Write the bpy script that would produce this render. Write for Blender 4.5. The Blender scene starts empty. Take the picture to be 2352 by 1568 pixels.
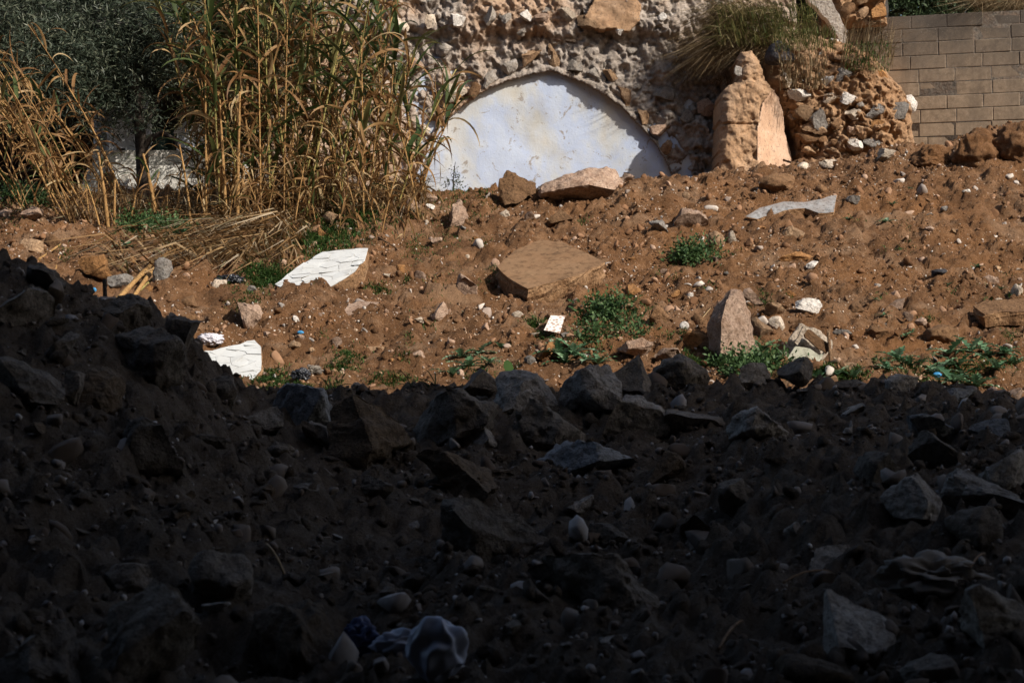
import bpy, bmesh, math, random
import numpy as np
from mathutils import Vector, Matrix

random.seed(7)
RNG = np.random.default_rng(7)
SC = bpy.context.scene
COL = SC.collection

# ------------------------------------------------------------------ camera, sky, sun, exposure
EYE, F, CX, CY = 1.6, 4573.3, 1176.0, 903.0          # eye height, focal length and horizon of the photograph (2352 px wide)
cam = bpy.data.cameras.new('camera')
cam.lens, cam.sensor_width = 70.0, 36.0
cam.shift_y = (CY - 784.0) / 2352.0
cam.clip_start, cam.clip_end = 0.05, 1000.0
cam.dof.use_dof = True
cam.dof.focus_distance = 16.0
cam.dof.aperture_fstop = 8.0
camo = bpy.data.objects.new('camera', cam)
COL.objects.link(camo)
camo.location = (0, 0, EYE)
camo.rotation_euler = (math.pi / 2, 0, 0)
SC.camera = camo

SUN_DIR = Vector((0.62, -0.53, 0.58)).normalized()     # towards the sun
SUN_EL = math.asin(SUN_DIR.z)
SUN_AZ = math.atan2(SUN_DIR.x, SUN_DIR.y)
world = bpy.data.worlds.new('World')
SC.world = world
world.use_nodes = True
wn = world.node_tree.nodes
sky = wn.new('ShaderNodeTexSky')
sky.sky_type = 'NISHITA'
sky.sun_disc = False
sky.sun_elevation = SUN_EL
sky.sun_rotation = SUN_AZ
sky.air_density, sky.dust_density, sky.ozone_density = 1.0, 2.5, 0.7
world.node_tree.links.new(sky.outputs[0], wn['Background'].inputs[0])
wn['Background'].inputs[1].default_value = 0.115
sd = bpy.data.lights.new('sun', 'SUN')
sd.energy = 5.0
sd.angle = math.radians(0.5)
sd.color = (1.0, 0.93, 0.83)
so = bpy.data.objects.new('sun', sd)
COL.objects.link(so)
so.rotation_euler = (-SUN_DIR).to_track_quat('-Z', 'Y').to_euler()
so.location = SUN_DIR * 40
vs = SC.view_settings
vs.view_transform = 'Standard'
vs.look = 'None'
vs.exposure, vs.gamma, vs.use_curve_mapping = 0.2, 1.0, False
SC.render.engine = 'CYCLES'
SC.cycles.use_denoising = True
SC.cycles.max_bounces = 6
SC.cycles.diffuse_bounces = 3
SC.cycles.transparent_max_bounces = 4

# ------------------------------------------------------------------ small helpers
def P(u, v, Y):
    """the point at distance Y that the photograph shows at (u, v)"""
    return Vector(((u - CX) * Y / F, Y, EYE + (CY - v) * Y / F))

def tag(o, label=None, cat=None, group=None, kind=None):
    if label: o['label'] = label
    if cat: o['category'] = cat
    if group: o['group'] = group
    if kind: o['kind'] = kind
    return o

def empty(name, loc, label=None, cat=None, group=None):
    o = bpy.data.objects.new(name, None)
    o.empty_display_size = 0.1
    o.location = loc
    COL.objects.link(o)
    return tag(o, label, cat, group)

def obj(name, me, parent=None, mat=None, loc=(0, 0, 0), rot=(0, 0, 0), scale=(1, 1, 1)):
    o = bpy.data.objects.new(name, me)
    if mat is not None and not me.materials: me.materials.append(mat)
    o.location, o.rotation_euler, o.scale = loc, rot, scale
    if parent is not None: o.parent = parent
    COL.objects.link(o)
    return o

def mesh_np(name, verts, faces, smooth=True):
    """faces: list of integer arrays, each (n, k)"""
    me = bpy.data.meshes.new(name)
    verts = np.asarray(verts, dtype=np.float32)
    me.vertices.add(len(verts))
    me.vertices.foreach_set('co', verts.ravel())
    idx, start, tot, at = [], [], [], 0
    for f in faces:
        f = np.asarray(f, dtype=np.int32)
        if not len(f): continue
        n, k = f.shape
        idx.append(f.ravel())
        start.append(at + np.arange(n, dtype=np.int32) * k)
        tot.append(np.full(n, k, dtype=np.int32))
        at += n * k
    idx = np.concatenate(idx); start = np.concatenate(start); tot = np.concatenate(tot)
    me.loops.add(len(idx))
    me.loops.foreach_set('vertex_index', idx)
    me.polygons.add(len(start))
    me.polygons.foreach_set('loop_start', start)
    me.polygons.foreach_set('loop_total', tot)
    me.update(calc_edges=True)
    if smooth: me.polygons.foreach_set('use_smooth', np.ones(len(start), dtype=bool))
    return me

_perm = np.random.default_rng(3).permutation(256)
_perm = np.concatenate([_perm, _perm, _perm])
_g = np.random.default_rng(4).normal(size=(256, 3)); _g /= np.linalg.norm(_g, axis=1)[:, None]

def pn(x, y, z=0.0):
    x, y, z = np.broadcast_arrays(np.asarray(x, float), np.asarray(y, float), np.asarray(z, float))
    xi, yi, zi = np.floor(x).astype(int), np.floor(y).astype(int), np.floor(z).astype(int)
    xf, yf, zf = x - xi, y - yi, z - zi
    fu, fv, fw = [t * t * t * (t * (t * 6 - 15) + 10) for t in (xf, yf, zf)]
    xi &= 255; yi &= 255; zi &= 255
    out = 0
    for dx in (0, 1):
        wx = fu if dx else 1 - fu
        for dy in (0, 1):
            wy = fv if dy else 1 - fv
            for dz in (0, 1):
                wz = fw if dz else 1 - fw
                h = _perm[_perm[_perm[(xi + dx) & 255] + ((yi + dy) & 255)] + ((zi + dz) & 255)]
                g = _g[h]
                out = out + wx * wy * wz * (g[..., 0] * (xf - dx) + g[..., 1] * (yf - dy) + g[..., 2] * (zf - dz))
    return out * 1.6

def fbm(x, y, z=0.0, o=4, gain=0.5):
    s, a = 0, 1.0
    for i in range(o):
        s = s + a * pn(x * 2 ** i + 17.3 * i, y * 2 ** i - 5.1 * i, z * 2 ** i + 9.7 * i)
        a *= gain
    return s

def worley(x, y, seed=0):
    xi, yi = np.floor(x).astype(int), np.floor(y).astype(int)
    f1 = np.full(x.shape, 9.0); f2 = np.full(x.shape, 9.0); cid = np.zeros(x.shape, int)
    for dx in (-1, 0, 1):
        for dy in (-1, 0, 1):
            cx, cy = xi + dx, yi + dy
            h = _perm[_perm[(cx + seed) & 255] + (cy & 255)]
            px = cx + 0.5 + 0.42 * _g[h, 0] * 1.2
            py = cy + 0.5 + 0.42 * _g[h, 1] * 1.2
            d = np.hypot(px - x, py - y)
            n = d < f1
            f2 = np.where(n, f1, np.minimum(f2, d))
            cid = np.where(n, h, cid)
            f1 = np.where(n, d, f1)
    return f1, f2, cid

# ------------------------------------------------------------------ materials
def material(name):
    m = bpy.data.materials.new(name)
    m.use_nodes = True
    nt = m.node_tree
    b = nt.nodes['Principled BSDF']
    b.inputs['Roughness'].default_value = 0.9
    b.inputs['Specular IOR Level'].default_value = 0.2
    return m, nt, b

def N(nt, typ, **kw):
    n = nt.nodes.new(typ)
    for k, v in kw.items():
        if k in n.inputs: n.inputs[k].default_value = v
        else: setattr(n, k, v)
    return n

def ramp(nt, fac, stops):
    r = nt.nodes.new('ShaderNodeValToRGB')
    e = r.color_ramp.elements
    while len(e) < len(stops): e.new(0.5)
    for i, (p, c) in enumerate(stops):
        e[i].position = p
        e[i].color = (*c, 1) if len(c) == 3 else c
    nt.links.new(fac, r.inputs[0])
    return r.outputs[0]

def mix(nt, fac, a, b, typ='MIX'):
    n = nt.nodes.new('ShaderNodeMix')
    n.data_type = 'RGBA'; n.blend_type = typ
    for s, v in ((n.inputs[0], fac), (n.inputs[6], a), (n.inputs[7], b)):
        if hasattr(v, 'is_linked'): nt.links.new(v, s)
        elif isinstance(v, (tuple, list)): s.default_value = (*v, 1)
        else: s.default_value = v
    return n.outputs[2]

def math_n(nt, op, a, b=0.0):
    n = nt.nodes.new('ShaderNodeMath'); n.operation = op
    for s, v in ((n.inputs[0], a), (n.inputs[1], b)):
        if hasattr(v, 'is_linked'): nt.links.new(v, s)
        else: s.default_value = v
    return n.outputs[0]

def coords(nt, world_space=False):
    if world_space:
        return nt.nodes.new('ShaderNodeNewGeometry').outputs['Position']
    return nt.nodes.new('ShaderNodeTexCoord').outputs['Object']

def noise(nt, co, scale, detail=6, rough=0.6, dist=0.0):
    n = N(nt, 'ShaderNodeTexNoise', Scale=scale, Detail=detail, Roughness=rough, Distortion=dist)
    nt.links.new(co, n.inputs['Vector'])
    return n.outputs[0]

def bump(nt, b, h, strength=0.5, dist=0.01):
    n = N(nt, 'ShaderNodeBump', Strength=strength, Distance=dist)
    nt.links.new(h, n.inputs['Height'])
    nt.links.new(n.outputs[0], b.inputs['Normal'])

def rock_mat(name, dark, light, soil=(0.16, 0.088, 0.048), soil_amt=0.5, vary=0.35, sc=9.0, rough=0.92, bumpd=0.022):
    """stone: two tones, pale flecks, dusted with earth, each object its own shade"""
    m, nt, b = material(name)
    co = coords(nt, True)
    n1 = noise(nt, co, sc, 8, 0.65)
    n2 = noise(nt, co, sc * 5, 5, 0.7)
    c = ramp(nt, n1, [(0.3, dark), (0.72, light)])
    c = mix(nt, ramp(nt, n2, [(0.36, (0.85, 0.85, 0.85)), (0.52, (0, 0, 0))]), c, tuple(x * 0.45 for x in dark))
    c = mix(nt, ramp(nt, noise(nt, co, sc * 11, 3, 0.6), [(0.60, (0, 0, 0)), (0.70, (0.5, 0.5, 0.5))]), c, tuple(min(.8, x * 1.5) for x in light))
    ds = ramp(nt, noise(nt, co, sc * 1.7, 6, 0.65), [(0.5 - 0.1, (0, 0, 0)), (0.68, (1, 1, 1))])
    c = mix(nt, math_n(nt, 'MULTIPLY', ds, soil_amt), c, soil)
    oi = nt.nodes.new('ShaderNodeObjectInfo')
    hsv = N(nt, 'ShaderNodeHueSaturation')
    mr = N(nt, 'ShaderNodeMapRange')
    nt.links.new(oi.outputs['Random'], mr.inputs['Value'])
    mr.inputs['To Min'].default_value = 1 - vary; mr.inputs['To Max'].default_value = 1 + vary * 0.6
    nt.links.new(mr.outputs[0], hsv.inputs['Value'])
    nt.links.new(c, hsv.inputs['Color'])
    nt.links.new(hsv.outputs[0], b.inputs['Base Color'])
    b.inputs['Roughness'].default_value = rough
    bump(nt, b, math_n(nt, 'ADD', noise(nt, co, sc * 4, 8, 0.7), math_n(nt, 'MULTIPLY', n1, 1.5)), 0.8, bumpd)
    return m

def soil_mat():
    m, nt, b = material('soil')
    co = coords(nt, True)
    big = noise(nt, co, 0.9, 5, 0.6)
    mid = noise(nt, co, 7, 8, 0.7)
    fine = noise(nt, co, 75, 8, 0.85)
    red = ramp(nt, mid, [(0.28, (0.07, 0.033, 0.015)), (0.5, (0.215, 0.106, 0.047)), (0.75, (0.42, 0.235, 0.125))])
    red = mix(nt, math_n(nt, 'MULTIPLY', ramp(nt, big, [(0.42, (0, 0, 0)), (0.68, (1, 1, 1))]), 0.55), red, (0.31, 0.14, 0.05))
    red = mix(nt, math_n(nt, 'MULTIPLY', ramp(nt, noise(nt, co, 2.3, 6, 0.68), [(0.48, (0, 0, 0)), (0.64, (1, 1, 1))]), 0.5), red, (0.10, 0.046, 0.02))
    red = mix(nt, math_n(nt, 'MULTIPLY', ramp(nt, noise(nt, co, 1.6, 7, 0.7, 0.6), [(0.52, (0, 0, 0)), (0.64, (1, 1, 1))]), 0.6), red, (0.38, 0.24, 0.145))
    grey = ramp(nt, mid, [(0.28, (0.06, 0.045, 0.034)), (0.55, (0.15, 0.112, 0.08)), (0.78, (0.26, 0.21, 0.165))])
    # grey rubble heap, colour darkened to help its shade; red bank beyond the hollow
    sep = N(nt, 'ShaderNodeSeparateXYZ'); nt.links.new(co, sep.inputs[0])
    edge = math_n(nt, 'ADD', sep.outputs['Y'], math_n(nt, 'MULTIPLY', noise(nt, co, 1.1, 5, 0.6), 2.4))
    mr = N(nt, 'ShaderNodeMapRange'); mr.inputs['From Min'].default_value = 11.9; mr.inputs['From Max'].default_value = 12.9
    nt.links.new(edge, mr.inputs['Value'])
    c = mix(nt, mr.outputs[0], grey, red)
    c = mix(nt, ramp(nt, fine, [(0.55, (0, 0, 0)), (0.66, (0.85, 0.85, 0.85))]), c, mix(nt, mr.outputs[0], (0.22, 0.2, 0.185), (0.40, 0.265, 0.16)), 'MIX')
    c = mix(nt, ramp(nt, fine, [(0.36, (0.85, 0.85, 0.85)), (0.48, (0, 0, 0))]), c, (0.035, 0.018, 0.009))
    nt.links.new(c, b.inputs['Base Color'])
    b.inputs['Roughness'].default_value = 0.95
    bump(nt, b, math_n(nt, 'ADD', math_n(nt, 'MULTIPLY', fine, 1.0), mid), 1.0, 0.035)
    return m

def island_mat(name, stops, rough=0.85):
    m, nt, b = material(name)
    g = nt.nodes.new('ShaderNodeNewGeometry')
    c = ramp(nt, g.outputs['Random Per Island'], stops)
    c = mix(nt, math_n(nt, 'MULTIPLY', noise(nt, coords(nt, True), 40, 4), 0.5), c, (0.1, 0.05, 0.025))
    nt.links.new(c, b.inputs['Base Color'])
    b.inputs['Roughness'].default_value = rough
    return m

def leaf_mat(name, stops, transl=0.3, island=False, rough=0.6):
    m, nt, b = material(name)
    if island:
        f = nt.nodes.new('ShaderNodeNewGeometry').outputs['Random Per Island']
    else:
        f = nt.nodes.new('ShaderNodeObjectInfo').outputs['Random']
    c = ramp(nt, f, stops)
    c = mix(nt, math_n(nt, 'MULTIPLY', noise(nt, coords(nt, True), 14, 4, 0.6), 0.5), c, tuple(x * 0.4 for x in stops[0][1]))
    nt.links.new(c, b.inputs['Base Color'])
    b.inputs['Roughness'].default_value = rough
    b.inputs['Specular IOR Level'].default_value = 0.3
    t = nt.nodes.new('ShaderNodeBsdfTranslucent')
    nt.links.new(c, t.inputs['Color'])
    ms = nt.nodes.new('ShaderNodeMixShader')
    ms.inputs[0].default_value = transl
    nt.links.new(b.outputs[0], ms.inputs[1]); nt.links.new(t.outputs[0], ms.inputs[2])
    nt.links.new(ms.outputs[0], nt.nodes['Material Output'].inputs['Surface'])
    return m

def paint_mat(name, base, marks, grime, grime_amt=0.35):
    m, nt, b = material(name)
    co = coords(nt, True)
    c = mix(nt, math_n(nt, 'MULTIPLY', ramp(nt, noise(nt, co, 6, 6, 0.65), [(0.45, (0, 0, 0)), (0.75, (1, 1, 1))]), grime_amt), base, grime)
    c = mix(nt, ramp(nt, noise(nt, co, 22, 5, 0.6, 1.2), [(0.66, (0, 0, 0)), (0.72, (0.6, 0.6, 0.6))]), c, marks)
    nt.links.new(c, b.inputs['Base Color'])
    b.inputs['Roughness'].default_value = 0.75
    bump(nt, b, noise(nt, co, 45, 5, 0.6), 0.35, 0.004)
    return m

M = {}
M['soil'] = soil_mat()
M['tan'] = rock_mat('tan_limestone', (0.26, 0.16, 0.09), (0.46, 0.31, 0.19))
M['pink'] = rock_mat('pinkish_limestone', (0.28, 0.185, 0.135), (0.50, 0.365, 0.275), soil=(0.2, 0.11, 0.06), soil_amt=0.5)
M['cream'] = rock_mat('cream_limestone', (0.46, 0.37, 0.28), (0.68, 0.58, 0.47), soil_amt=0.25)
M['white'] = rock_mat('white_limestone', (0.62, 0.56, 0.5), (0.8, 0.76, 0.7), soil_amt=0.12, vary=0.15)
M['orange'] = rock_mat('orange_sandstone', (0.28, 0.13, 0.045), (0.48, 0.25, 0.10), soil_amt=0.3)
M['grey'] = rock_mat('grey_concrete', (0.17, 0.155, 0.14), (0.31, 0.29, 0.265), soil_amt=0.25)
M['basalt'] = rock_mat('dark_basalt', (0.035, 0.036, 0.042), (0.085, 0.085, 0.095), soil_amt=0.15, vary=0.1)
M['earthy'] = rock_mat('earth_caked_stone', (0.15, 0.08, 0.037), (0.27, 0.155, 0.08), soil_amt=0.5)
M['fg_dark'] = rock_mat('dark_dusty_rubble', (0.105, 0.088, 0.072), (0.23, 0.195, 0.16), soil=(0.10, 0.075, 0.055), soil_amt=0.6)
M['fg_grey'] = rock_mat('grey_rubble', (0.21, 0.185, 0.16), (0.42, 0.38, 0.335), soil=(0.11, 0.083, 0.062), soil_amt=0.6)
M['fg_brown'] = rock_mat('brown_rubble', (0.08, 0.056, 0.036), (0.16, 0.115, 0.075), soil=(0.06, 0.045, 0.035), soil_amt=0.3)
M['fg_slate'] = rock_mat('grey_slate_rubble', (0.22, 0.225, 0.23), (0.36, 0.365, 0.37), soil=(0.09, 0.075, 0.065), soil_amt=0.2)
M['brown_slab'] = rock_mat('brown_render', (0.165, 0.095, 0.05), (0.255, 0.155, 0.085), soil=(0.24, 0.13, 0.065), soil_amt=0.5, sc=3.2, vary=0.02, bumpd=0.004)
M['slab_edge'] = rock_mat('broken_mortar', (0.20, 0.10, 0.042), (0.45, 0.28, 0.155), soil_amt=0.5, vary=0.1)
M['plate'] = rock_mat('grey_cement_plate', (0.24, 0.235, 0.235), (0.34, 0.335, 0.33), soil_amt=0.45, sc=6, vary=0.03, bumpd=0.004)
M['green_tile'] = rock_mat('pale_green_plaster', (0.42, 0.42, 0.33), (0.52, 0.51, 0.42), soil_amt=0.2, sc=5, vary=0.02, bumpd=0.003)
M['white_paint'] = paint_mat('white_limewash', (0.56, 0.57, 0.565), (0.33, 0.26, 0.2), (0.42, 0.40, 0.36), 0.5)
M['masonry'] = None

# ------------------------------------------------------------------ terrain
TU = np.array([-300, 0, 240, 420, 560, 750, 950, 1200, 1500, 1800, 2100, 2352, 2650], float)
TT = [
 (3.0, [2300] * 13),
 (4.2, [1850, 1880, 1900, 1900, 1900, 1900, 1900, 1900, 1900, 1900, 1900, 1880, 1860]),
 (5.2, [1520, 1580, 1620, 1640, 1650, 1660, 1660, 1660, 1660, 1650, 1640, 1620, 1600]),
 (6.0, [1250, 1330, 1380, 1420, 1450, 1470, 1470, 1470, 1470, 1450, 1430, 1400, 1380]),
 (7.0, [960, 1030, 1120, 1200, 1270, 1310, 1320, 1310, 1320, 1280, 1250, 1230, 1210]),
 (7.8, [720, 780, 890, 1020, 1130, 1190, 1210, 1220, 1235, 1165, 1130, 1110, 1090]),
 (8.5, [590, 660, 765, 890, 1020, 1085, 1110, 1140, 1155, 1080, 1050, 1030, 1010]),
 (9.2, [570, 620, 710, 815, 930, 1000, 1020, 1050, 1065, 1005, 985, 975, 960]),
 (10.0, [610, 660, 740, 840, 912, 935, 940, 940, 940, 935, 930, 935, 930]),
 (10.5, [690, 740, 810, 890, 925, 915, 910, 885, 880, 885, 900, 925, 930]),
 (11.0, [790, 820, 880, 930, 960, 960, 960, 950, 950, 950, 970, 985, 990]),
 (11.8, [870, 900, 950, 985, 985, 985, 985, 985, 970, 970, 985, 1000, 1000]),
 (12.5, [870, 890, 920, 935, 935, 935, 935, 925, 910, 910, 925, 950, 950]),
 (13.2, [820, 830, 860, 875, 875, 880, 880, 870, 855, 855, 870, 900, 900]),
 (14.5, [720, 730, 740, 745, 745, 750, 755, 745, 730, 730, 745, 770, 770]),
 (16.0, [600, 610, 620, 625, 625, 630, 640, 630, 610, 605, 610, 620, 620]),
 (17.3, [525, 530, 530, 530, 530, 535, 545, 530, 500, 490, 480, 480, 480]),
 (18.3, [480, 485, 478, 472, 468, 472, 475, 458, 428, 408, 372, 318, 305]),
 (18.8, [478, 480, 470, 465, 460, 455, 446, 440, 408, 388, 342, 284, 268]),
 (19.4, [470, 465, 460, 455, 455, 455, 460, 458, 430, 410, 370, 310, 290]),
 (21.0, [465, 460, 455, 455, 455, 455, 470, 490, 480, 460, 430, 370, 350]),
 (23.5, [465, 460, 455, 455, 455, 455, 470, 490, 480, 460, 430, 370, 350]),
]
TY = np.array([r[0] for r in TT])
TV = np.array([r[1] for r in TT], float)
TZ = EYE + (CY - TV) * TY[:, None] / F

def axis(lo, hi, step, far_lo, far_hi):
    core = np.arange(lo, hi + step / 2, step)
    def out(d, far):
        s, a, p = step, [], 0.0
        while p < far:
            s *= 1.25; p += s; a.append(p)
        return np.array(a)
    return np.concatenate([(lo - out(-1, lo - far_lo))[::-1], core, hi + out(1, far_hi - hi)])

GX = axis(-5.3, 5.3, 0.021, -90, 90)
GY = axis(4.6, 19.6, 0.021, -25, 160)

def base_height(X, Y):
    Yc = np.clip(Y, TY[0], TY[-1])
    U = np.clip(CX + F * X / np.maximum(Yc, 1.0), TU[0], TU[-1])
    iy = np.clip(np.searchsorted(TY, Yc) - 1, 0, len(TY) - 2)
    iu = np.clip(np.searchsorted(TU, U) - 1, 0, len(TU) - 2)
    fy = (Yc - TY[iy]) / (TY[iy + 1] - TY[iy])
    fu = (U - TU[iu]) / (TU[iu + 1] - TU[iu])
    fu = fu * fu * (3 - 2 * fu)
    return ((TZ[iy, iu] * (1 - fu) + TZ[iy, iu + 1] * fu) * (1 - fy) + (TZ[iy + 1, iu] * (1 - fu) + TZ[iy + 1, iu + 1] * fu) * fy)

XX, YY = np.meshgrid(GX, GY)
ZZ = base_height(XX, YY)
def blur(a, r):
    k = np.ones(2 * r + 1) / (2 * r + 1)
    for ax in (0, 1):
        p = np.pad(a, [(r, r) if i == ax else (0, 0) for i in (0, 1)], mode='edge')
        c = np.cumsum(p, axis=ax)
        c = np.concatenate([np.zeros_like(np.take(c, [0], ax)), c], axis=ax)
        n = a.shape[ax]
        a = (np.take(c, np.arange(2 * r + 1, 2 * r + 1 + n), ax) - np.take(c, np.arange(0, n), ax)) / (2 * r + 1)
    return a
ZZ = blur(blur(ZZ, 5), 4)
near = 1.0 / (1.0 + np.maximum(0, np.abs(XX) - 6) * 0.3)
back = np.clip((YY - 11.0) / 1.0, 0, 1)
ZZ += 0.05 * fbm(XX * 1.3, YY * 1.3, 0, 3) * near
lump = np.abs(fbm(XX * 3.1, YY * 3.1, 4.0, 3))
ZZ += (0.085 * lump - 0.03)
w1, w2, wc = worley(XX * 6.5 + 0.5 * pn(XX * 5, YY * 5), YY * 6.5 + 0.5 * pn(XX * 5, YY * 5, 3.0))
clod = np.clip(0.62 - w1, 0, 1) * ((wc % 7) / 6.0)
ZZ += clod * (0.12 - 0.045 * back)
w1, w2, wc = worley(XX * 2.1 + .3 * pn(XX * 3, YY * 3, 8.), YY * 2.8 + .3 * pn(XX * 3, YY * 3, 6.), 11)
ZZ += (0.3 + 0.7 * back) * 0.085 * np.clip(w2 - w1, 0, .28) / .28 * (((wc % 7) / 6.0) - 0.35) * near
w1, w2, wc = worley(XX * 17, YY * 17, 5)
ZZ += np.clip(0.6 - w1, 0, 1) * ((wc % 5) / 4.0) * 0.042
ZZ += (0.034 - 0.011 * back) * fbm(XX * 10, YY * 10, 1.0, 4, 0.6) - 0.05 * np.clip(fbm(XX * 3.3, YY * 3.3, 21.0, 3) - 0.42, 0, 0.5)
ZZ += 0.0095 * RNG.normal(size=ZZ.shape) * near

def H(x, y):
    x = np.asarray(x, float); y = np.asarray(y, float)
    i = np.clip(np.searchsorted(GX, x) - 1, 0, len(GX) - 2)
    j = np.clip(np.searchsorted(GY, y) - 1, 0, len(GY) - 2)
    fx = np.clip((x - GX[i]) / (GX[i + 1] - GX[i]), 0, 1)
    fy = np.clip((y - GY[j]) / (GY[j + 1] - GY[j]), 0, 1)
    return (ZZ[j, i] * (1 - fx) + ZZ[j, i + 1] * fx) * (1 - fy) + (ZZ[j + 1, i] * (1 - fx) + ZZ[j + 1, i + 1] * fx) * fy

def hit(u, v, Y0=11.7, Y1=21.0):
    """where the line of sight through (u, v) meets the ground beyond Y0"""
    ys = np.arange(Y0, Y1, 0.012)
    z = EYE + (CY - v) * ys / F
    h = H((u - CX) * ys / F, ys)
    k = np.nonzero(z <= h)[0]
    Y = ys[k[0]] if len(k) else Y1
    return P(u, v, float(Y))

def dent(u, v, r, d, Y0=11.7, sy=1.0):
    global ZZ
    p = hit(u, v, Y0)
    ZZ = ZZ + d * np.exp(-(((XX - p.x) / r) ** 2 + ((YY - p.y) / (r * sy)) ** 2))

# hollows and humps of the bank and of the heap
for a in [(1135, 520, .13, -.22), (1120, 545, .10, -.12), (878, 765, .12, -.16), (1870, 520, .1, -.1), (2165, 690, .09, -.12),
          (1700, 605, .14, -.15), (460, 745, .16, -.16), (2010, 800, .2, -.1), (1430, 465, .2, .08), (500, 690, .2, -.12),
          (2190, 430, .25, .06), (1600, 430, .2, .05), (1250, 680, .2, -.07), (560, 755, .12, -.1), (2290, 690, .3, .08)]:
    dent(*a)
for a in [(1290, 1180, .20, -.22), (1560, 1230, .22, -.2), (1950, 1110, .15, -.12), (1600, 1300, .2, -.12), (520, 1480, .15, -.15),
          (330, 770, .28, .10), (430, 800, .2, .06), (60, 640, .3, .05), (1800, 1420, .2, -.1), (840, 1190, .25, .05), (1240, 1330, .2, .05)]:
    dent(*a, 4.6)

ny, nx = ZZ.shape
ii = np.arange(ny * nx).reshape(ny, nx)
quads = np.stack([ii[:-1, :-1], ii[:-1, 1:], ii[1:, 1:], ii[1:, :-1]], -1).reshape(-1, 4)
verts = np.stack([XX, YY, ZZ], -1).reshape(-1, 3)
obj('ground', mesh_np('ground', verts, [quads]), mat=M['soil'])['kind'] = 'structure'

# ------------------------------------------------------------------ unseen building over the camera, its roof sized to shade the heap
M['shell'] = rock_mat('dark_concrete', (0.05, 0.048, 0.045), (0.10, 0.095, 0.09), soil_amt=0.1, sc=2)
def box_mesh(name, x0, x1, y0, y1, z0, z1):
    v = [(x, y, z) for z in (z0, z1) for y in (y0, y1) for x in (x0, x1)]
    f = [(0, 2, 3, 1), (4, 5, 7, 6), (0, 1, 5, 4), (2, 6, 7, 3), (0, 4, 6, 2), (1, 3, 7, 5)]
    return mesh_np(name, v, [np.array(f)], smooth=False)
ruin = empty('unseen_shade_building', (0, -3, 0), 'unseen concrete building behind the camera whose slab roof shades the dark rubble heap', 'building')
def rpart(name, *b):
    o = obj(name, box_mesh(name, *b), ruin, M['shell']); o.location = (0, 3, 0); return o
rpart('roof_slab', -12, 17, -8.0, 3.3, 11.3, 11.8)
rpart('back_wall', -12, 17, -8.4, -8.0, -1, 11.8)
rpart('side_wall', -12.3, -12, -8.4, 3.3, -1, 11.3)
rpart('side_wall', 17, 17.3, -8.4, 1.7, -1, 11.3)

# ------------------------------------------------------------------ stones
_ico = {}
def ico(level):
    if level not in _ico:
        bm = bmesh.new()
        bmesh.ops.create_icosphere(bm, subdivisions=level, radius=1)
        bm.verts.ensure_lookup_table()
        _ico[level] = (np.array([v.co[:] for v in bm.verts]), np.array([[x.index for x in f.verts] for f in bm.faces]))
        bm.free()
    return _ico[level]

def rock_verts(seed, level=4, planes=11, rough=0.035, round_=0.0, flat=None):
    r = np.random.default_rng(seed)
    v, f = ico(level)
    v = v.copy()
    for k in range(planes):
        n = r.normal(size=3)
        n /= np.linalg.norm(n)
        d = r.uniform(0.30, 0.70) + round_ * 0.28
        t = v @ n - d
        v = np.where((t > 0)[:, None], v - t[:, None] * n * (1 - round_ * 0.3), v)
    o = r.uniform(0, 50, 3)
    nv = v / (np.linalg.norm(v, axis=1)[:, None] + 1e-6)
    s = fbm(v[:, 0] * 2.6 + o[0], v[:, 1] * 2.6 + o[1], v[:, 2] * 2.6 + o[2], 4, 0.6)
    s2 = -np.abs(pn(v[:, 0] * 1.7 + o[2], v[:, 1] * 1.7 + o[0], v[:, 2] * 1.7)) * 0.6
    v = v + nv * (rough * (s + s2))[:, None]
    c, s_ = math.cos(o[0]), math.sin(o[0])
    v = v @ np.array([[c, -s_, 0], [s_, c, 0], [0, 0, 1]]).T
    return v, f

def fit(v, w, d, h, tilt=0.0):
    c, s = math.cos(tilt), math.sin(tilt)
    lo, hi = v.min(0), v.max(0)
    v = (v - (lo + hi) / 2) / (hi - lo)
    v = v * np.array([w, d, h])
    if tilt:
        v = v @ np.array([[c, 0, s], [0, 1, 0], [-s, 0, c]]).T
        lo, hi = v.min(0), v.max(0)
        v = v * np.array([w / (hi[0] - lo[0]), 1, h / (hi[2] - lo[2])])
    return v

_seed = [100]
def sharp(me, deg=44):
    me.set_sharp_from_angle(angle=math.radians(deg))
def stone(bb, mat, label, Y0=11.7, name='stone', group=None, cat='stone', level=4, planes=15, rough=0.085, tilt=0.0, dk=0.9, sink=0.25, seed=None, round_=0.0, Y=None):
    u0, v0, u1, v1 = bb
    uc = (u0 + u1) / 2
    p = hit(uc, v1 - sink * (v1 - v0), Y0) if Y is None else P(uc, v1, Y)
    Yc = p.y if Y0 > 6 else min(p.y, 10.55)
    w, h = (u1 - u0) * Yc / F, (v1 - v0) * Yc / F
    _seed[0] += 1
    v, f = rock_verts(_seed[0] if seed is None else seed, level, planes, rough, round_)
    v = fit(v, w, max(dk * min(w, 1.4 * h), 0.6 * h), h * 1.12, tilt)
    c = P(uc, (v0 + v1) / 2, Yc)
    c.z -= h * 0.06
    me = mesh_np(name, v, [f])
    if round_ < 0.35: sharp(me)
    o = obj(name, me, mat=M[mat], loc=c)
    return tag(o, label, cat, group)

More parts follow.
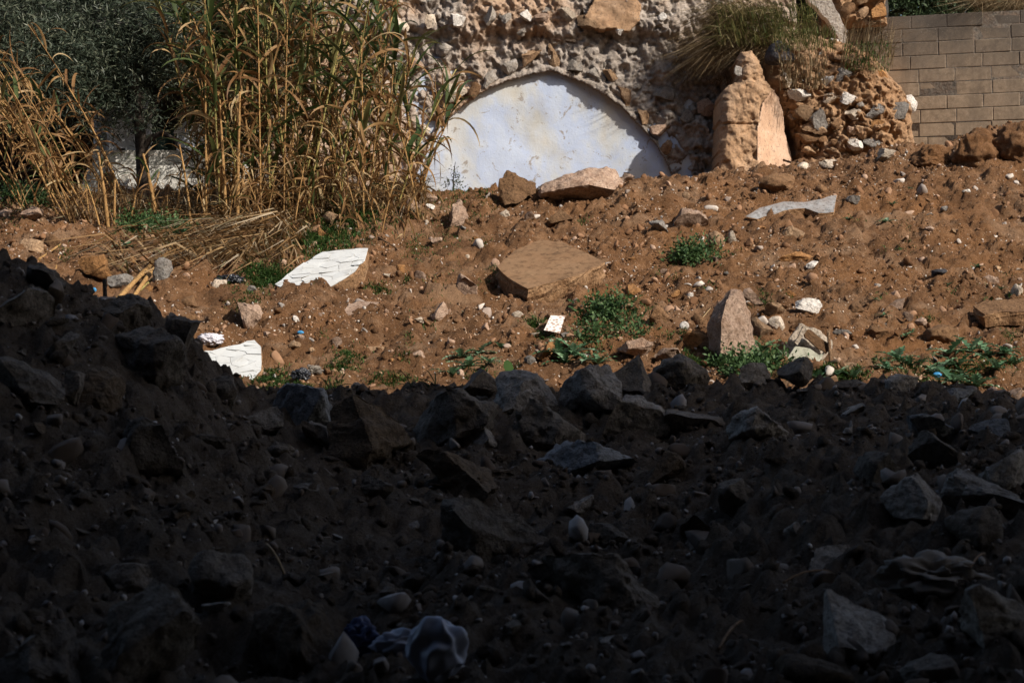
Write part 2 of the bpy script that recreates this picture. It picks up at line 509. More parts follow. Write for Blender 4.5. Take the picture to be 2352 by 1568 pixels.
def rough_hull(pts, cell=0.03, amp=0.012, seed=0, nsc=7.0):
    bm = bmesh.new()
    for p in pts: bm.verts.new(p)
    bmesh.ops.convex_hull(bm, input=bm.verts)
    bmesh.ops.delete(bm, geom=[v for v in bm.verts if not v.link_faces], context='VERTS')
    bmesh.ops.triangulate(bm, faces=bm.faces)
    for _ in range(7):
        long_e = [e for e in bm.edges if e.calc_length() > cell]
        if not long_e or len(bm.verts) > 9000: break
        bmesh.ops.subdivide_edges(bm, edges=long_e, cuts=1, use_grid_fill=False)
        bmesh.ops.triangulate(bm, faces=[f for f in bm.faces if len(f.verts) > 3])
    bm.normal_update()
    bm.verts.ensure_lookup_table()
    v = np.array([x.co[:] for x in bm.verts]); n = np.array([x.normal[:] for x in bm.verts])
    f = np.array([[x.index for x in q.verts] for q in bm.faces])
    bm.free()
    s = fbm(v[:, 0] * nsc + seed, v[:, 1] * nsc, v[:, 2] * nsc, 4, 0.6) - 0.5 * np.abs(pn(v[:, 0] * nsc * .6, v[:, 1] * nsc * .6 + seed, v[:, 2] * nsc * .6))
    return v + n * (amp * s)[:, None], f

def hull(name, pts, Y, mat, label, cat='stone', group=None, cell=0.028, amp=0.022, parent=None, nsc=7.0):
    """angular block: pts are (u, v, dy), dy metres behind distance Y"""
    w = [P(u, v, Y + dy) for u, v, dy in pts]
    c = sum(w, Vector()) / len(w)
    _seed[0] += 1
    v, f = rough_hull([p - c for p in w], cell, amp, _seed[0], nsc)
    me = mesh_np(name, v, [f]); sharp(me, 38)
    o = obj(name, me, mat=M[mat], loc=c if parent is None else c - parent.location, parent=parent)
    return tag(o, label, cat, group) if parent is None else o

def on_plane(u, v, p0, n):
    d = Vector(((u - CX) / F, 1.0, (CY - v) / F))
    e = Vector((0, 0, EYE))
    return e + d * ((p0 - e).dot(n) / d.dot(n))

def clip_poly(poly, a, n):
    out = []
    for i in range(len(poly)):
        p, q = poly[i], poly[(i + 1) % len(poly)]
        dp, dq = (p - a) @ n, (q - a) @ n
        if dp <= 0: out.append(p)
        if (dp < 0 < dq) or (dq < 0 < dp): out.append(p + (q - p) * (dp / (dp - dq)))
    return out

def jag(poly, amp, step):
    """roughen a closed outline"""
    out = []
    for i in range(len(poly)):
        a, b = np.array(poly[i], float), np.array(poly[(i + 1) % len(poly)], float)
        k = max(1, int(np.hypot(*(b - a)) / step))
        for j in range(k):
            q = a + (b - a) * j / k
            if j: q = q + RNG.normal(size=2) * amp
            out.append(q)
    return out

def slab(name, poly, at, normal, thick, mats, label, cat, Y0=11.7, flakes=0, lift=0.0):
    """flat broken slab lying on the bank: its outline unprojected onto its own tilted plane, then given its thickness"""
    n = Vector(normal).normalized()
    p0 = hit(*at, Y0) + n * lift
    root = empty(name, p0, label, cat)
    t = n.cross(Vector((0, 1, 0))).normalized()
    if t.x < 0: t = -t
    s = n.cross(t)
    j = jag(poly, 1.0, 16)
    top = [on_plane(u, v, p0, n) - p0 for u, v in j]
    q2 = np.array([(p.dot(t), p.dot(s)) for p in top])
    c2 = q2.mean(0)
    m = len(top)
    vs_, fs = [], []
    levels = [0.0, 0.07, 0.18, 0.32, 0.5, 0.7, 1.0]
    for k, l in enumerate(levels):
        for i in range(m):
            q = c2 + (q2[i] - c2) * (1 - 0.05 * l * l + (RNG.normal() * 0.022 if 0 < k else 0))
            vs_.append(t * q[0] + s * q[1] + Vector((0.02, 0.35, -1)) * (thick * l))
    for k in range(len(levels) - 1):
        for i in range(m):
            a, b = k * m + i, k * m + (i + 1) % m
            fs.append((a, b, b + m, a + m))
    me = bpy.data.meshes.new('body')
    me.from_pydata([tuple(v) for v in vs_], [], fs + [tuple(range(m))] + [tuple(reversed(range(6 * m, 7 * m)))])
    me.materials.append(M[mats[0]]); me.materials.append(M[mats[1]])
    nf = len(fs)
    for i, p in enumerate(me.polygons): p.material_index = 0 if i == nf else 1
    bm = bmesh.new(); bm.from_mesh(me); bmesh.ops.recalc_face_normals(bm, faces=bm.faces); bm.to_mesh(me); bm.free()
    obj('body', me, root)
    if flakes:
        q2 = q2 * np.array([1, 2.0]); c2 = c2 * np.array([1, 2.0])
        lo, hi = q2.min(0), q2.max(0)
        pts = np.stack([RNG.uniform(lo[0], hi[0], flakes), RNG.uniform(lo[1], hi[1], flakes)], -1)
        V, FC = [], []
        out = [np.array(x) for x in q2]
        for k in range(flakes):
            cell = out
            for o2 in range(flakes):
                if o2 != k and np.hypot(*(pts[o2] - pts[k])) < 0.5:
                    cell = clip_poly(cell, (pts[k] + pts[o2]) / 2, pts[o2] - pts[k])
                    if len(cell) < 3: break
            if len(cell) < 3: continue
            cc = np.mean(cell, 0)
            tl = RNG.normal(size=2) * np.array([.06, .06])
            h0 = RNG.uniform(0.003, 0.006)
            b0 = len(V)
            gap = RNG.uniform(0.965, 0.999)
            ring = [cc + (q - cc) * gap for q in cell]
            for q in ring:
                z = h0 + max(-0.001, (q - cc) @ tl) + abs(RNG.normal()) * 0.002
                V.append(tuple(t * q[0] + s * (q[1] / 2) + n * z))
            for q in ring:
                z = h0 - 0.0025 + max(-0.001, (q - cc) @ tl)
                V.append(tuple(t * q[0] + s * (q[1] / 2) + n * z))
            kx = len(ring)
            FC.append(tuple(range(b0, b0 + kx)))
            for i in range(kx): FC.append((b0 + i, b0 + kx + i, b0 + kx + (i + 1) % kx, b0 + (i + 1) % kx))
        me = bpy.data.meshes.new('paint_layer')
        me.from_pydata(V, [], FC)
        o = obj('paint_layer', me, root, M['white_paint'])
        o['kind'] = 'stuff'
    return root

# --- the slabs and blocks that carry the bank
slab('painted_slab', [(632, 655), (660, 632), (690, 610), (740, 580), (790, 574), (846, 571), (838, 600), (815, 625), (790, 642), (755, 662), (725, 684), (690, 672), (660, 668)],
     (740, 630), (-0.16, -0.62, 0.77), 0.32, ('slab_edge', 'slab_edge'), 'white painted wall slab with peeling limewash, tilted below the reed clump', 'slab', flakes=75, lift=0.2)
slab('painted_slab', [(455, 812), (520, 798), (585, 783), (600, 798), (600, 850), (568, 890), (530, 896), (480, 880), (440, 850)],
     (530, 850), (-0.05, -0.66, 0.75), 0.12, ('slab_edge', 'slab_edge'), 'bright white cracked slab standing behind the dark heap at its notch', 'slab', flakes=60, lift=0.06)
slab('rendered_slab', [(1142, 612), (1180, 576), (1240, 551), (1290, 554), (1335, 575), (1388, 602), (1330, 632), (1270, 648), (1212, 663), (1165, 636)],
     (1250, 610), (-0.05, -0.40, 0.92), 0.2, ('brown_slab', 'slab_edge'), 'large flat brown rendered slab lying in the middle of the bank', 'slab', lift=0.2)
slab('cement_plate', [(1712, 497), (1745, 477), (1800, 463), (1850, 464), (1922, 448), (1915, 487), (1880, 489), (1850, 478), (1800, 484), (1765, 494), (1740, 503)],
     (1820, 476), (-0.05, -0.60, 0.80), 0.05, ('plate', 'slab_edge'), 'thin grey cement plate half buried near the top of the bank', 'slab', lift=0.065)
slab('concrete_lump', [(2236, 702), (2262, 690), (2370, 683), (2400, 700), (2390, 716), (2300, 716), (2262, 722)],
     (2300, 705), (0.0, -0.45, 0.9), 0.10, ('earthy', 'slab_edge'), 'layered brown concrete lump jutting from the bank with a dark gap beneath', 'slab', lift=0.09)
slab('earth_slab', [(781, 724), (800, 700), (826, 691), (872, 694), (850, 710), (820, 722)],
     (825, 708), (0.1, -0.45, 0.9), 0.05, ('pink', 'slab_edge'), 'flat dusty pinkish slab below the tilted white painted slab', 'slab', lift=0.03)

YG = hit(1330, 462).y
hull('crest_block', [(1234, 442, 0.02), (1240, 428, .0), (1262, 417, 0), (1300, 402, .02), (1352, 386, .06), (1392, 381, .12), (1415, 396, .12), (1432, 416, .12), (1428, 440, 0.0), (1350, 424, -.16), (1300, 432, -.12), (1245, 444, -.06),
                     (1418, 466, .16), (1380, 468, .22), (1300, 466, .2), (1242, 463, .12), (1255, 425, .45), (1400, 395, .55), (1415, 440, .5), (1300, 450, .5)], YG - .05, 'pink',
     'long angular broken beam of masonry on the crest before the blue arch', 'stone')
YH = hit(1185, 462).y
hull('stone', [(1146, 412, 0), (1164, 394, .08), (1190, 402, .05), (1232, 420, .1), (1228, 442, .05), (1186, 468, -.1), (1160, 470, -.08), (1146, 460, -.02), (1160, 410, .35), (1220, 425, .35)], YH, 'earthy',
     'brown wedge shaped stone beside the long crest block, left of it', 'stone')
Y_ = hit(1050, 516).y
hull('stone', [(1038, 468, .02), (1058, 459, .05), (1066, 470, .02), (1073, 498, .05), (1068, 515, -.02), (1034, 524, -.06), (1030, 500, 0), (1040, 500, -.1), (1050, 465, .25), (1068, 505, .25)], Y_, 'pink',
     'upright pale wedge stone at the edge of the grass under the blue arch', 'stone')
Y_ = hit(1680, 815).y
D = hull('standing_stone', [(1654, 695, .06), (1680, 662, .1), (1702, 662, .12), (1712, 690, .1), (1726, 735, .12), (1722, 760, .08), (1740, 800, .1), (1742, 835, .05), (1645, 838, -.02), (1632, 800, .05),
                        (1624, 748, .08), (1630, 715, .1), (1656, 740, -.12), (1655, 810, -.16), (1668, 690, -.04), (1690, 690, .4), (1725, 790, .4), (1640, 760, .35)], Y_, 'pink',
     'tall pinkish broken masonry block standing upright above the dark heap', 'stone', amp=0.022)
Y_ = hit(1850, 830).y
TB = empty('tiled_block', P(1850, 842, Y_), 'squarish masonry chunk with pale green plaster face beside the wooden stake', 'masonry chunk')
hull('core', [(1796, 838, .04), (1800, 800, .06), (1838, 742, .12), (1870, 752, .1), (1908, 782, .1), (1912, 800, .06), (1872, 850, 0), (1800, 850, 0), (1836, 745, .32), (1905, 790, .3), (1800, 830, .3)], Y_, 'cream', None, parent=TB)
def prism(name, poly, Y, thick, mat, parent, dy=None, jit=0.8):
    j = jag(poly, jit, 9)
    k = len(j)
    base = parent.location if parent else Vector((0, 0, 0))
    pts = []
    for q in (0, 1):
        for (u, v) in j:
            yy = Y + (dy(u, v) if dy else 0)
            pts.append(tuple(P(u, v, yy) + Vector((0, q * thick, 0)) - base))
    fs = [tuple(range(k)), tuple(reversed(range(k, 2 * k)))] + [(i, i + k, (i + 1) % k + k, (i + 1) % k) for i in range(k)]
    me = bpy.data.meshes.new(name); me.from_pydata(pts, [], fs)
    return obj(name, me, parent, M[mat])
tilt_e = lambda u, v: 0.03 - (v - 740) * 0.0007
prism('plaster_face', [(1803, 830), (1826, 795), (1860, 800), (1882, 815), (1894, 808), (1872, 847), (1808, 847)], Y_ - 0.03, 0.03, 'green_tile', TB, tilt_e)
prism('mortar_strip', [(1825, 786), (1846, 748), (1856, 752), (1832, 792)], Y_ - 0.07, 0.05, 'cream', TB, tilt_e)
prism('mortar_patch', [(1846, 762), (1858, 756), (1904, 790), (1908, 800), (1898, 812), (1868, 790), (1850, 775)], Y_ - 0.045, 0.05, 'earthy', TB, tilt_e)

def stick(name, a, b, r, mat, label, cat, mid=None, r1=None, parent=None, sides=7, nodes=0):
    a, b = Vector(a), Vector(b)
    c = mid if mid is not None else (a + b) / 2
    n = 9
    V, FC = [], []
    d = (b - a).normalized()
    x = d.cross(Vector((0.3, 1, 0.2))).normalized(); y = d.cross(x)
    r1 = r if r1 is None else r1
    for i in range(n):
        t = i / (n - 1)
        p = a * (1 - t) ** 2 + c * 2 * t * (1 - t) + b * t * t
        rr = r + (r1 - r) * t
        if nodes and i % nodes == 0: rr *= 1.25
        for k in range(sides):
            w = 2 * math.pi * k / sides
            V.append(p - a + (x * math.cos(w) + y * math.sin(w)) * rr * random.uniform(0.92, 1.08))
    for i in range(n - 1):
        for k in range(sides):
            FC.append((i * sides + k, i * sides + (k + 1) % sides, (i + 1) * sides + (k + 1) % sides, (i + 1) * sides + k))
    FC += [tuple(reversed(range(sides))), tuple(range((n - 1) * sides, n * sides))]
    me = bpy.data.meshes.new(name); me.from_pydata([tuple(v) for v in V], [], FC)
    for q in me.polygons: q.use_smooth = len(q.vertices) == 4
    o = obj(name, me, parent, M[mat], a)
    return tag(o, label, cat)

M['wood'] = rock_mat('weathered_wood', (0.17, 0.10, 0.055), (0.30, 0.19, 0.11), soil_amt=0.2, vary=0.2, sc=14)
M['cane'] = rock_mat('dry_cane', (0.26, 0.14, 0.05), (0.47, 0.29, 0.12), soil=(0.19, 0.095, 0.035), soil_amt=0.3, vary=0.3, sc=12, bumpd=0.003)
M['cane_green'] = rock_mat('green_cane', (0.17, 0.17, 0.05), (0.36, 0.30, 0.11), soil=(0.30, 0.19, 0.07), soil_amt=0.5, vary=0.3, sc=8, bumpd=0.003)
stick('wooden_stake', P(1912, 872, Y_ - .1), P(1902, 758, Y_ - .05), 0.014, 'wood', 'thin wooden stake leaning beside the green plastered masonry chunk', 'stake', r1=0.011)

# terrazzo tile
Y_ = hit(1275, 768).y
m_, nt_, b_ = material('terrazzo')
vor = N(nt_, 'ShaderNodeTexVoronoi', Scale=38.0); nt_.links.new(coords(nt_, True), vor.inputs['Vector'])
c_ = ramp(nt_, vor.outputs['Distance'], [(0.40, (0.40, 0.29, 0.24)), (0.46, (0.74, 0.68, 0.62))])
nt_.links.new(c_, b_.inputs['Base Color']); M['terrazzo'] = m_
tz = prism('terrazzo_tile', [(1265, 724), (1299, 725), (1292, 745), (1286, 765), (1266, 761), (1249, 758)], Y_, 0.03, 'terrazzo', None, lambda u, v: -(v - 745) * 0.0045, 0.3)
tag(tz, 'speckled white and pink terrazzo tile fragment lying on the bank', 'tile')

# --- stones one can point at on the sunlit bank: (box in the photograph, stone, label)
BANK = [
 ((44, 548, 101, 583), 'tan', 'rounded tan stone at the shaded edge under the leftmost leaning reeds'),
 ((102, 541, 139, 565), 'earthy', 'round brown stone in the reed shade beside a larger tan one'),
 ((-6, 479, 44, 508), 'pink', 'long pale stone at the picture edge under the leaning reeds'),
 ((49, 472, 103, 517), 'pink', 'pale wedge of stone under the leaning reeds'),
 ((183, 583, 257, 638), 'orange', 'rough orange stone beside the edge of the dark heap'),
 ((259, 600, 298, 618), 'tan', 'flat tan stone just right of the rough orange stone'),
 ((262, 580, 289, 596), 'tan', 'small tan stone above the flat one by the orange stone'),
 ((289, 587, 314, 608), 'orange', 'small angular orange stone between straw and the rough orange stone'),
 ((247, 628, 306, 662), 'grey', 'half buried grey and tan stone below the rough orange stone'),
 ((350, 590, 398, 656), 'grey', 'smooth grey slab stone lying under the fallen canes'),
 ((356, 560, 377, 590), 'tan', 'tan block at the upper end of the fallen canes'),
 ((484, 641, 523, 661), 'cream', 'pale loaf shaped stone beside a dark rag'),
 ((410, 678, 454, 710), 'earthy', 'earth caked brown stone below the fallen straw'),
 ((412, 721, 458, 757), 'earthy', 'rough brown lump at the edge of the dark heap'),
 ((541, 694, 608, 765), 'pink', 'triangular pinkish stone above the bright white cracked slab'),
 ((554, 886, 598, 905), 'pink', 'flat pink stone at the foot of the bright white cracked slab'),
 ((672, 724, 689, 740), 'white', 'white chip below the tilted white painted slab'),
 ((763, 773, 786, 797), 'pink', 'small triangular pink stone in bare earth mid bank'),
 ((680, 767, 703, 782), 'pink', 'small pink stone beside a blue plastic scrap'),
 ((664, 783, 692, 799), 'tan', 'small tan stone below the blue plastic scrap'),
 ((568, 655, 594, 671), 'grey', 'small grey stone in the grass beside the tilted white painted slab'),
 ((729, 519, 754, 547), 'orange', 'orange tan stone in the grass under the reed clump'),
 ((976, 467, 1000, 487), 'white', 'bright white chip at the grass edge under the blue arch'),
 ((930, 454, 967, 486), 'pink', 'pink stone in the grass beside the bright white chip'),
 ((958, 444, 1010, 468), 'pink', 'broad pink stone behind the bright white chip'),
 ((1046, 628, 1098, 684), 'pink', 'angular split stone standing left of the brown rendered slab'),
 ((947, 621, 979, 644), 'pink', 'pink stone in bare earth between the white and the brown slab'),
 ((907, 607, 931, 629), 'orange', 'round orange clod right of the tilted white painted slab'),
 ((989, 692, 1029, 740), 'pink', 'narrow pinkish shard lying down the bank'),
 ((950, 728, 973, 742), 'cream', 'small cream stone below the narrow pinkish shard'),
 ((1174, 713, 1209, 732), 'cream', 'smooth white and pink stone above the terrazzo tile'),
 ((1213, 763, 1241, 775), 'cream', 'pale sliver beside the terrazzo tile'),
 ((1288, 762, 1321, 779), 'grey', 'flat grey chip right of the terrazzo tile'),
 ((1228, 784, 1276, 832), 'orange', 'mossy tan stone below the terrazzo tile'),
 ((1203, 815, 1231, 841), 'grey', 'round grey chip above the dark heap near the thistles'),
 ((932, 803, 977, 822), 'pink', 'long pinkish stone lying alone near the foot of the bank'),
 ((1436, 651, 1474, 682), 'orange', 'bright orange stone above the big green weed'),
 ((1539, 664, 1565, 685), 'orange', 'pale orange stone between the big weed and the tall standing block'),
 ((1490, 700, 1545, 738), 'earthy', 'dusty stone at the right side of the big green weed'),
 ((1416, 775, 1500, 824), 'pink', 'broad pinkish stone below the big green weed'),
 ((1503, 798, 1572, 832), 'pink', 'flat pinkish stone at the edge of the dark heap below the big weed'),
 ((1538, 478, 1628, 532), 'pink', 'large pinkish stone high on the bank under the broken pillar'),
 ((1490, 503, 1535, 540), 'grey', 'flat grey stone leaning on the large pinkish one'),
 ((1255, 480, 1320, 518), 'earthy', 'earth caked lump below the long crest block'),
 ((1204, 486, 1229, 505), 'pink', 'small pink stone below the brown wedge stone'),
 ((1701, 661, 1758, 700), 'pink', 'pinkish grey block beside the top of the tall standing block'),
 ((1755, 694, 1813, 731), 'tan', 'tan angular stone in the pile right of the standing block'),
 ((1725, 728, 1781, 783), 'tan', 'large tan stone leaning on the tall standing block'),
 ((1762, 725, 1803, 766), 'cream', 'stone with a smooth cream face in the pile by the standing block'),
 ((1825, 684, 1887, 721), 'white', 'white and brown stone uphill of the plastered masonry chunk'),
 ((1792, 666, 1830, 684), 'orange', 'flat orange stone uphill of the stone pile'),
 ((1566, 758, 1623, 808), 'orange', 'mossy brown stone left of the tall standing block'),
 ((1590, 720, 1626, 762), 'earthy', 'brown stone tucked behind the tall standing block'),
 ((1622, 530, 1665, 568), 'tan', 'grey tan round stone below the large pinkish stone'),
 ((1671, 530, 1692, 560), 'cream', 'small cream stone beside a grey tan round stone'),
 ((1604, 542, 1618, 559), 'white', 'white pebble beside a grey tan round stone'),
 ((1787, 576, 1866, 600), 'orange', 'long orange tan stone below the grey cement plate'),
 ((1851, 598, 1884, 617), 'white', 'pale angular stone below the long orange tan stone'),
 ((1941, 449, 1974, 469), 'grey', 'grey stone right of the grey cement plate'),
 ((1794, 518, 1849, 546), 'tan', 'dusty tan stone directly under the grey cement plate'),
 ((2126, 518, 2146, 534), 'pink', 'small pink stone in open earth on the right of the bank'),
 ((2180, 523, 2207, 544), 'tan', 'small tan stone beside a pink one in open earth'),
 ((2140, 617, 2174, 634), 'basalt', 'flat dark grey pebble in open earth'),
 ((2228, 612, 2244, 624), 'white', 'small white chip in open earth above the layered concrete'),
 ((2254, 631, 2294, 657), 'pink', 'pink stone among small weeds near the picture edge'),
 ((2322, 651, 2353, 684), 'cream', 'pale stone above the layered concrete lump at the picture edge'),
 ((2039, 684, 2077, 710), 'pink', 'pink stone left of the layered concrete lump'),
 ((1946, 688, 1984, 718), 'earthy', 'earth caked stone uphill of the wooden stake'),
 ((2072, 715, 2097, 740), 'pink', 'pink split stone beside a small weed below the pink stone'),
 ((2099, 728, 2129, 750), 'pink', 'flat purplish pink chip above the dusty boulder'),
 ((2122, 744, 2204, 794), 'earthy', 'large dusty brown boulder sunk in the bank above the thistles'),
 ((1990, 742, 2050, 780), 'earthy', 'dusty lump sunk in the bank uphill of the thistles'),
 ((1932, 831, 1967, 858), 'tan', 'tan stone just right of the wooden stake base'),
 ((2313, 889, 2350, 923), 'pink', 'pink stone at the right picture edge below the thistles'),
 ((2262, 886, 2300, 914), 'pink', 'flat pink stone behind the dark heap at its right end'),
 ((1744, 396, 1829, 442), 'earthy', 'dark brown block on the crest under the broken pillar'),
 ((1872, 424, 1902, 444), 'earthy', 'round brown clod above the grey cement plate'),
 ((1420, 395, 1460, 420), 'pink', 'small pink stone behind the right end of the long crest block'),
 ((1880, 365, 1930, 385), 'cream', 'cream stone on the crest in front of the rubble core'),
 ((1830, 372, 1860, 390), 'cream', 'rounded cream stone on the crest by a sprig of grass'),
 ((2012, 340, 2056, 372), 'cream', 'pointed pale stone on the crest below the block wall'),
 ((2040, 880, 2075, 900), 'tan', 'tan stone in the thistle bed at the heap edge'),
]
for bb, mt, lb in BANK:
    flat = 'flat' in lb or 'sliver' in lb or 'chip' in lb
    stone(bb, mt, lb, level=4 if (bb[2] - bb[0]) > 40 else 3, rough=0.05 if 'rough' in lb or 'cake' in lb else 0.08, planes=17 if 'angular' in lb or 'chip' in lb else 13,
          round_=0.6 if 'round' in lb or 'smooth' in lb or 'boulder' in lb else 0.0)

# the weathered clod bank at the right edge
for bb, lb in [((2085, 330, 2190, 395), 'low eroded earth shoulder on the crest below the block wall'),
               ((2180, 292, 2330, 400), 'big eroded earth clod overhanging near the right picture edge'),
               ((2270, 278, 2420, 395), 'crumbling earth clod at the right picture edge under the block wall')]:
    stone(bb, 'soil', lb, name='earth_clod', cat='clod', level=5, planes=6, rough=0.13, round_=0.8, sink=0.45)

# --- further stones: look and neighbourhood chosen so that each label is true of one stone only
MARKS = [('the tilted white painted slab', 740, 630), ('the bright white cracked slab', 540, 840), ('the brown rendered slab', 1260, 610), ('the long crest block', 1330, 425),
         ('the tall standing block', 1685, 745), ('the plastered masonry chunk', 1850, 790), ('the grey cement plate', 1820, 475), ('the terrazzo tile', 1275, 745),
         ('the layered concrete lump', 2300, 710), ('the triangular pinkish stone', 575, 730), ('the rough orange stone', 220, 610), ('the big green weed', 1410, 740),
         ('the dusty boulder', 2160, 770), ('the large pinkish stone', 1580, 505), ('the overhanging earth clod', 2250, 345), ('the narrow pinkish shard', 1008, 715),
         ('the long orange tan stone', 1826, 588), ('the upright pale wedge stone', 1050, 490)]
used = set()
def near_label(u, v, marks, size, kinds, shapes, noun='stone'):
    ds = sorted(marks, key=lambda m: (m[1] - u) ** 2 + (1.6 * (m[2] - v)) ** 2)
    for nm, mu, mv in ds[:5]:
        dx, dy = u - mu, (v - mv) * 1.4
        if abs(dx) > 2.2 * abs(dy): r = 'right of' if dx > 0 else 'left of'
        elif abs(dy) > 2.2 * abs(dx): r = 'downhill of' if dy > 0 else 'uphill of'
        else: r = ('downhill' if dy > 0 else 'uphill') + ' and ' + ('right of' if dx > 0 else 'left of')
        for k in random.sample(kinds, len(kinds)):
            for s in random.sample(shapes, len(shapes)):
                l = f'{size} {s} {k[1]} {noun} {r} {nm}'
                if l not in used:
                    used.add(l)
                    return l, k[0], s
    return None

SHAPES = ['flat', 'angular', 'rounded', 'elongated', 'lumpy']
KINDS = [('tan', 'tan'), ('pink', 'pinkish'), ('cream', 'cream'), ('orange', 'orange'), ('earthy', 'brown'), ('grey', 'grey'), ('white', 'white')]
taken = [((b[0] + b[2]) / 2, (b[1] + b[3]) / 2, (b[2] - b[0]) / 2) for b, _, _ in BANK] + [(740, 630, 110), (1260, 610, 130), (530, 845, 70), (1330, 425, 100), (1685, 745, 60), (1850, 800, 60), (1275, 745, 30)]
cnt = 0
tries = 0
while cnt < 75 and tries < 3000:
    tries += 1
    u, v = random.uniform(300, 2350), random.uniform(430, 900)
    if v < 470 and u < 1000: continue
    if u < 700 and v < 560: continue
    if v > 820 and u < 650: continue
    top = np.interp(u, [300, 1000, 1240, 1500, 1800, 2100, 2350], [560, 470, 470, 425, 405, 370, 400])
    if v < top: continue
    r = min(26, 6.0 + random.expovariate(1 / 4.5))
    if any(abs(u - a) < r + b and abs(v - c) < r + 0.7 * b for a, c, b in taken): continue
    L = near_label(u, v, MARKS, 'small' if r > 10 else 'tiny', KINDS, SHAPES)
    if not L: continue
    taken.append((u, v, r))
    k = {'flat': (1.2, .42), 'angular': (1, .75), 'rounded': (.95, .8), 'elongated': (1.5, .5), 'lumpy': (1, .7)}[L[2]]
    stone((u - r * k[0], v - r * k[1], u + r * k[0], v + r * k[1]), L[1], L[0], group='loose stones scattered over the earth bank', level=3,
          planes=14 if L[2] == 'angular' else 9, round_=0.8 if L[2] == 'rounded' else 0.0, rough=0.09 if L[2] == 'lumpy' else 0.04, sink=0.4, tilt=random.uniform(-.4, .4) if L[2] in ('elongated', 'angular') else 0)
    cnt += 1

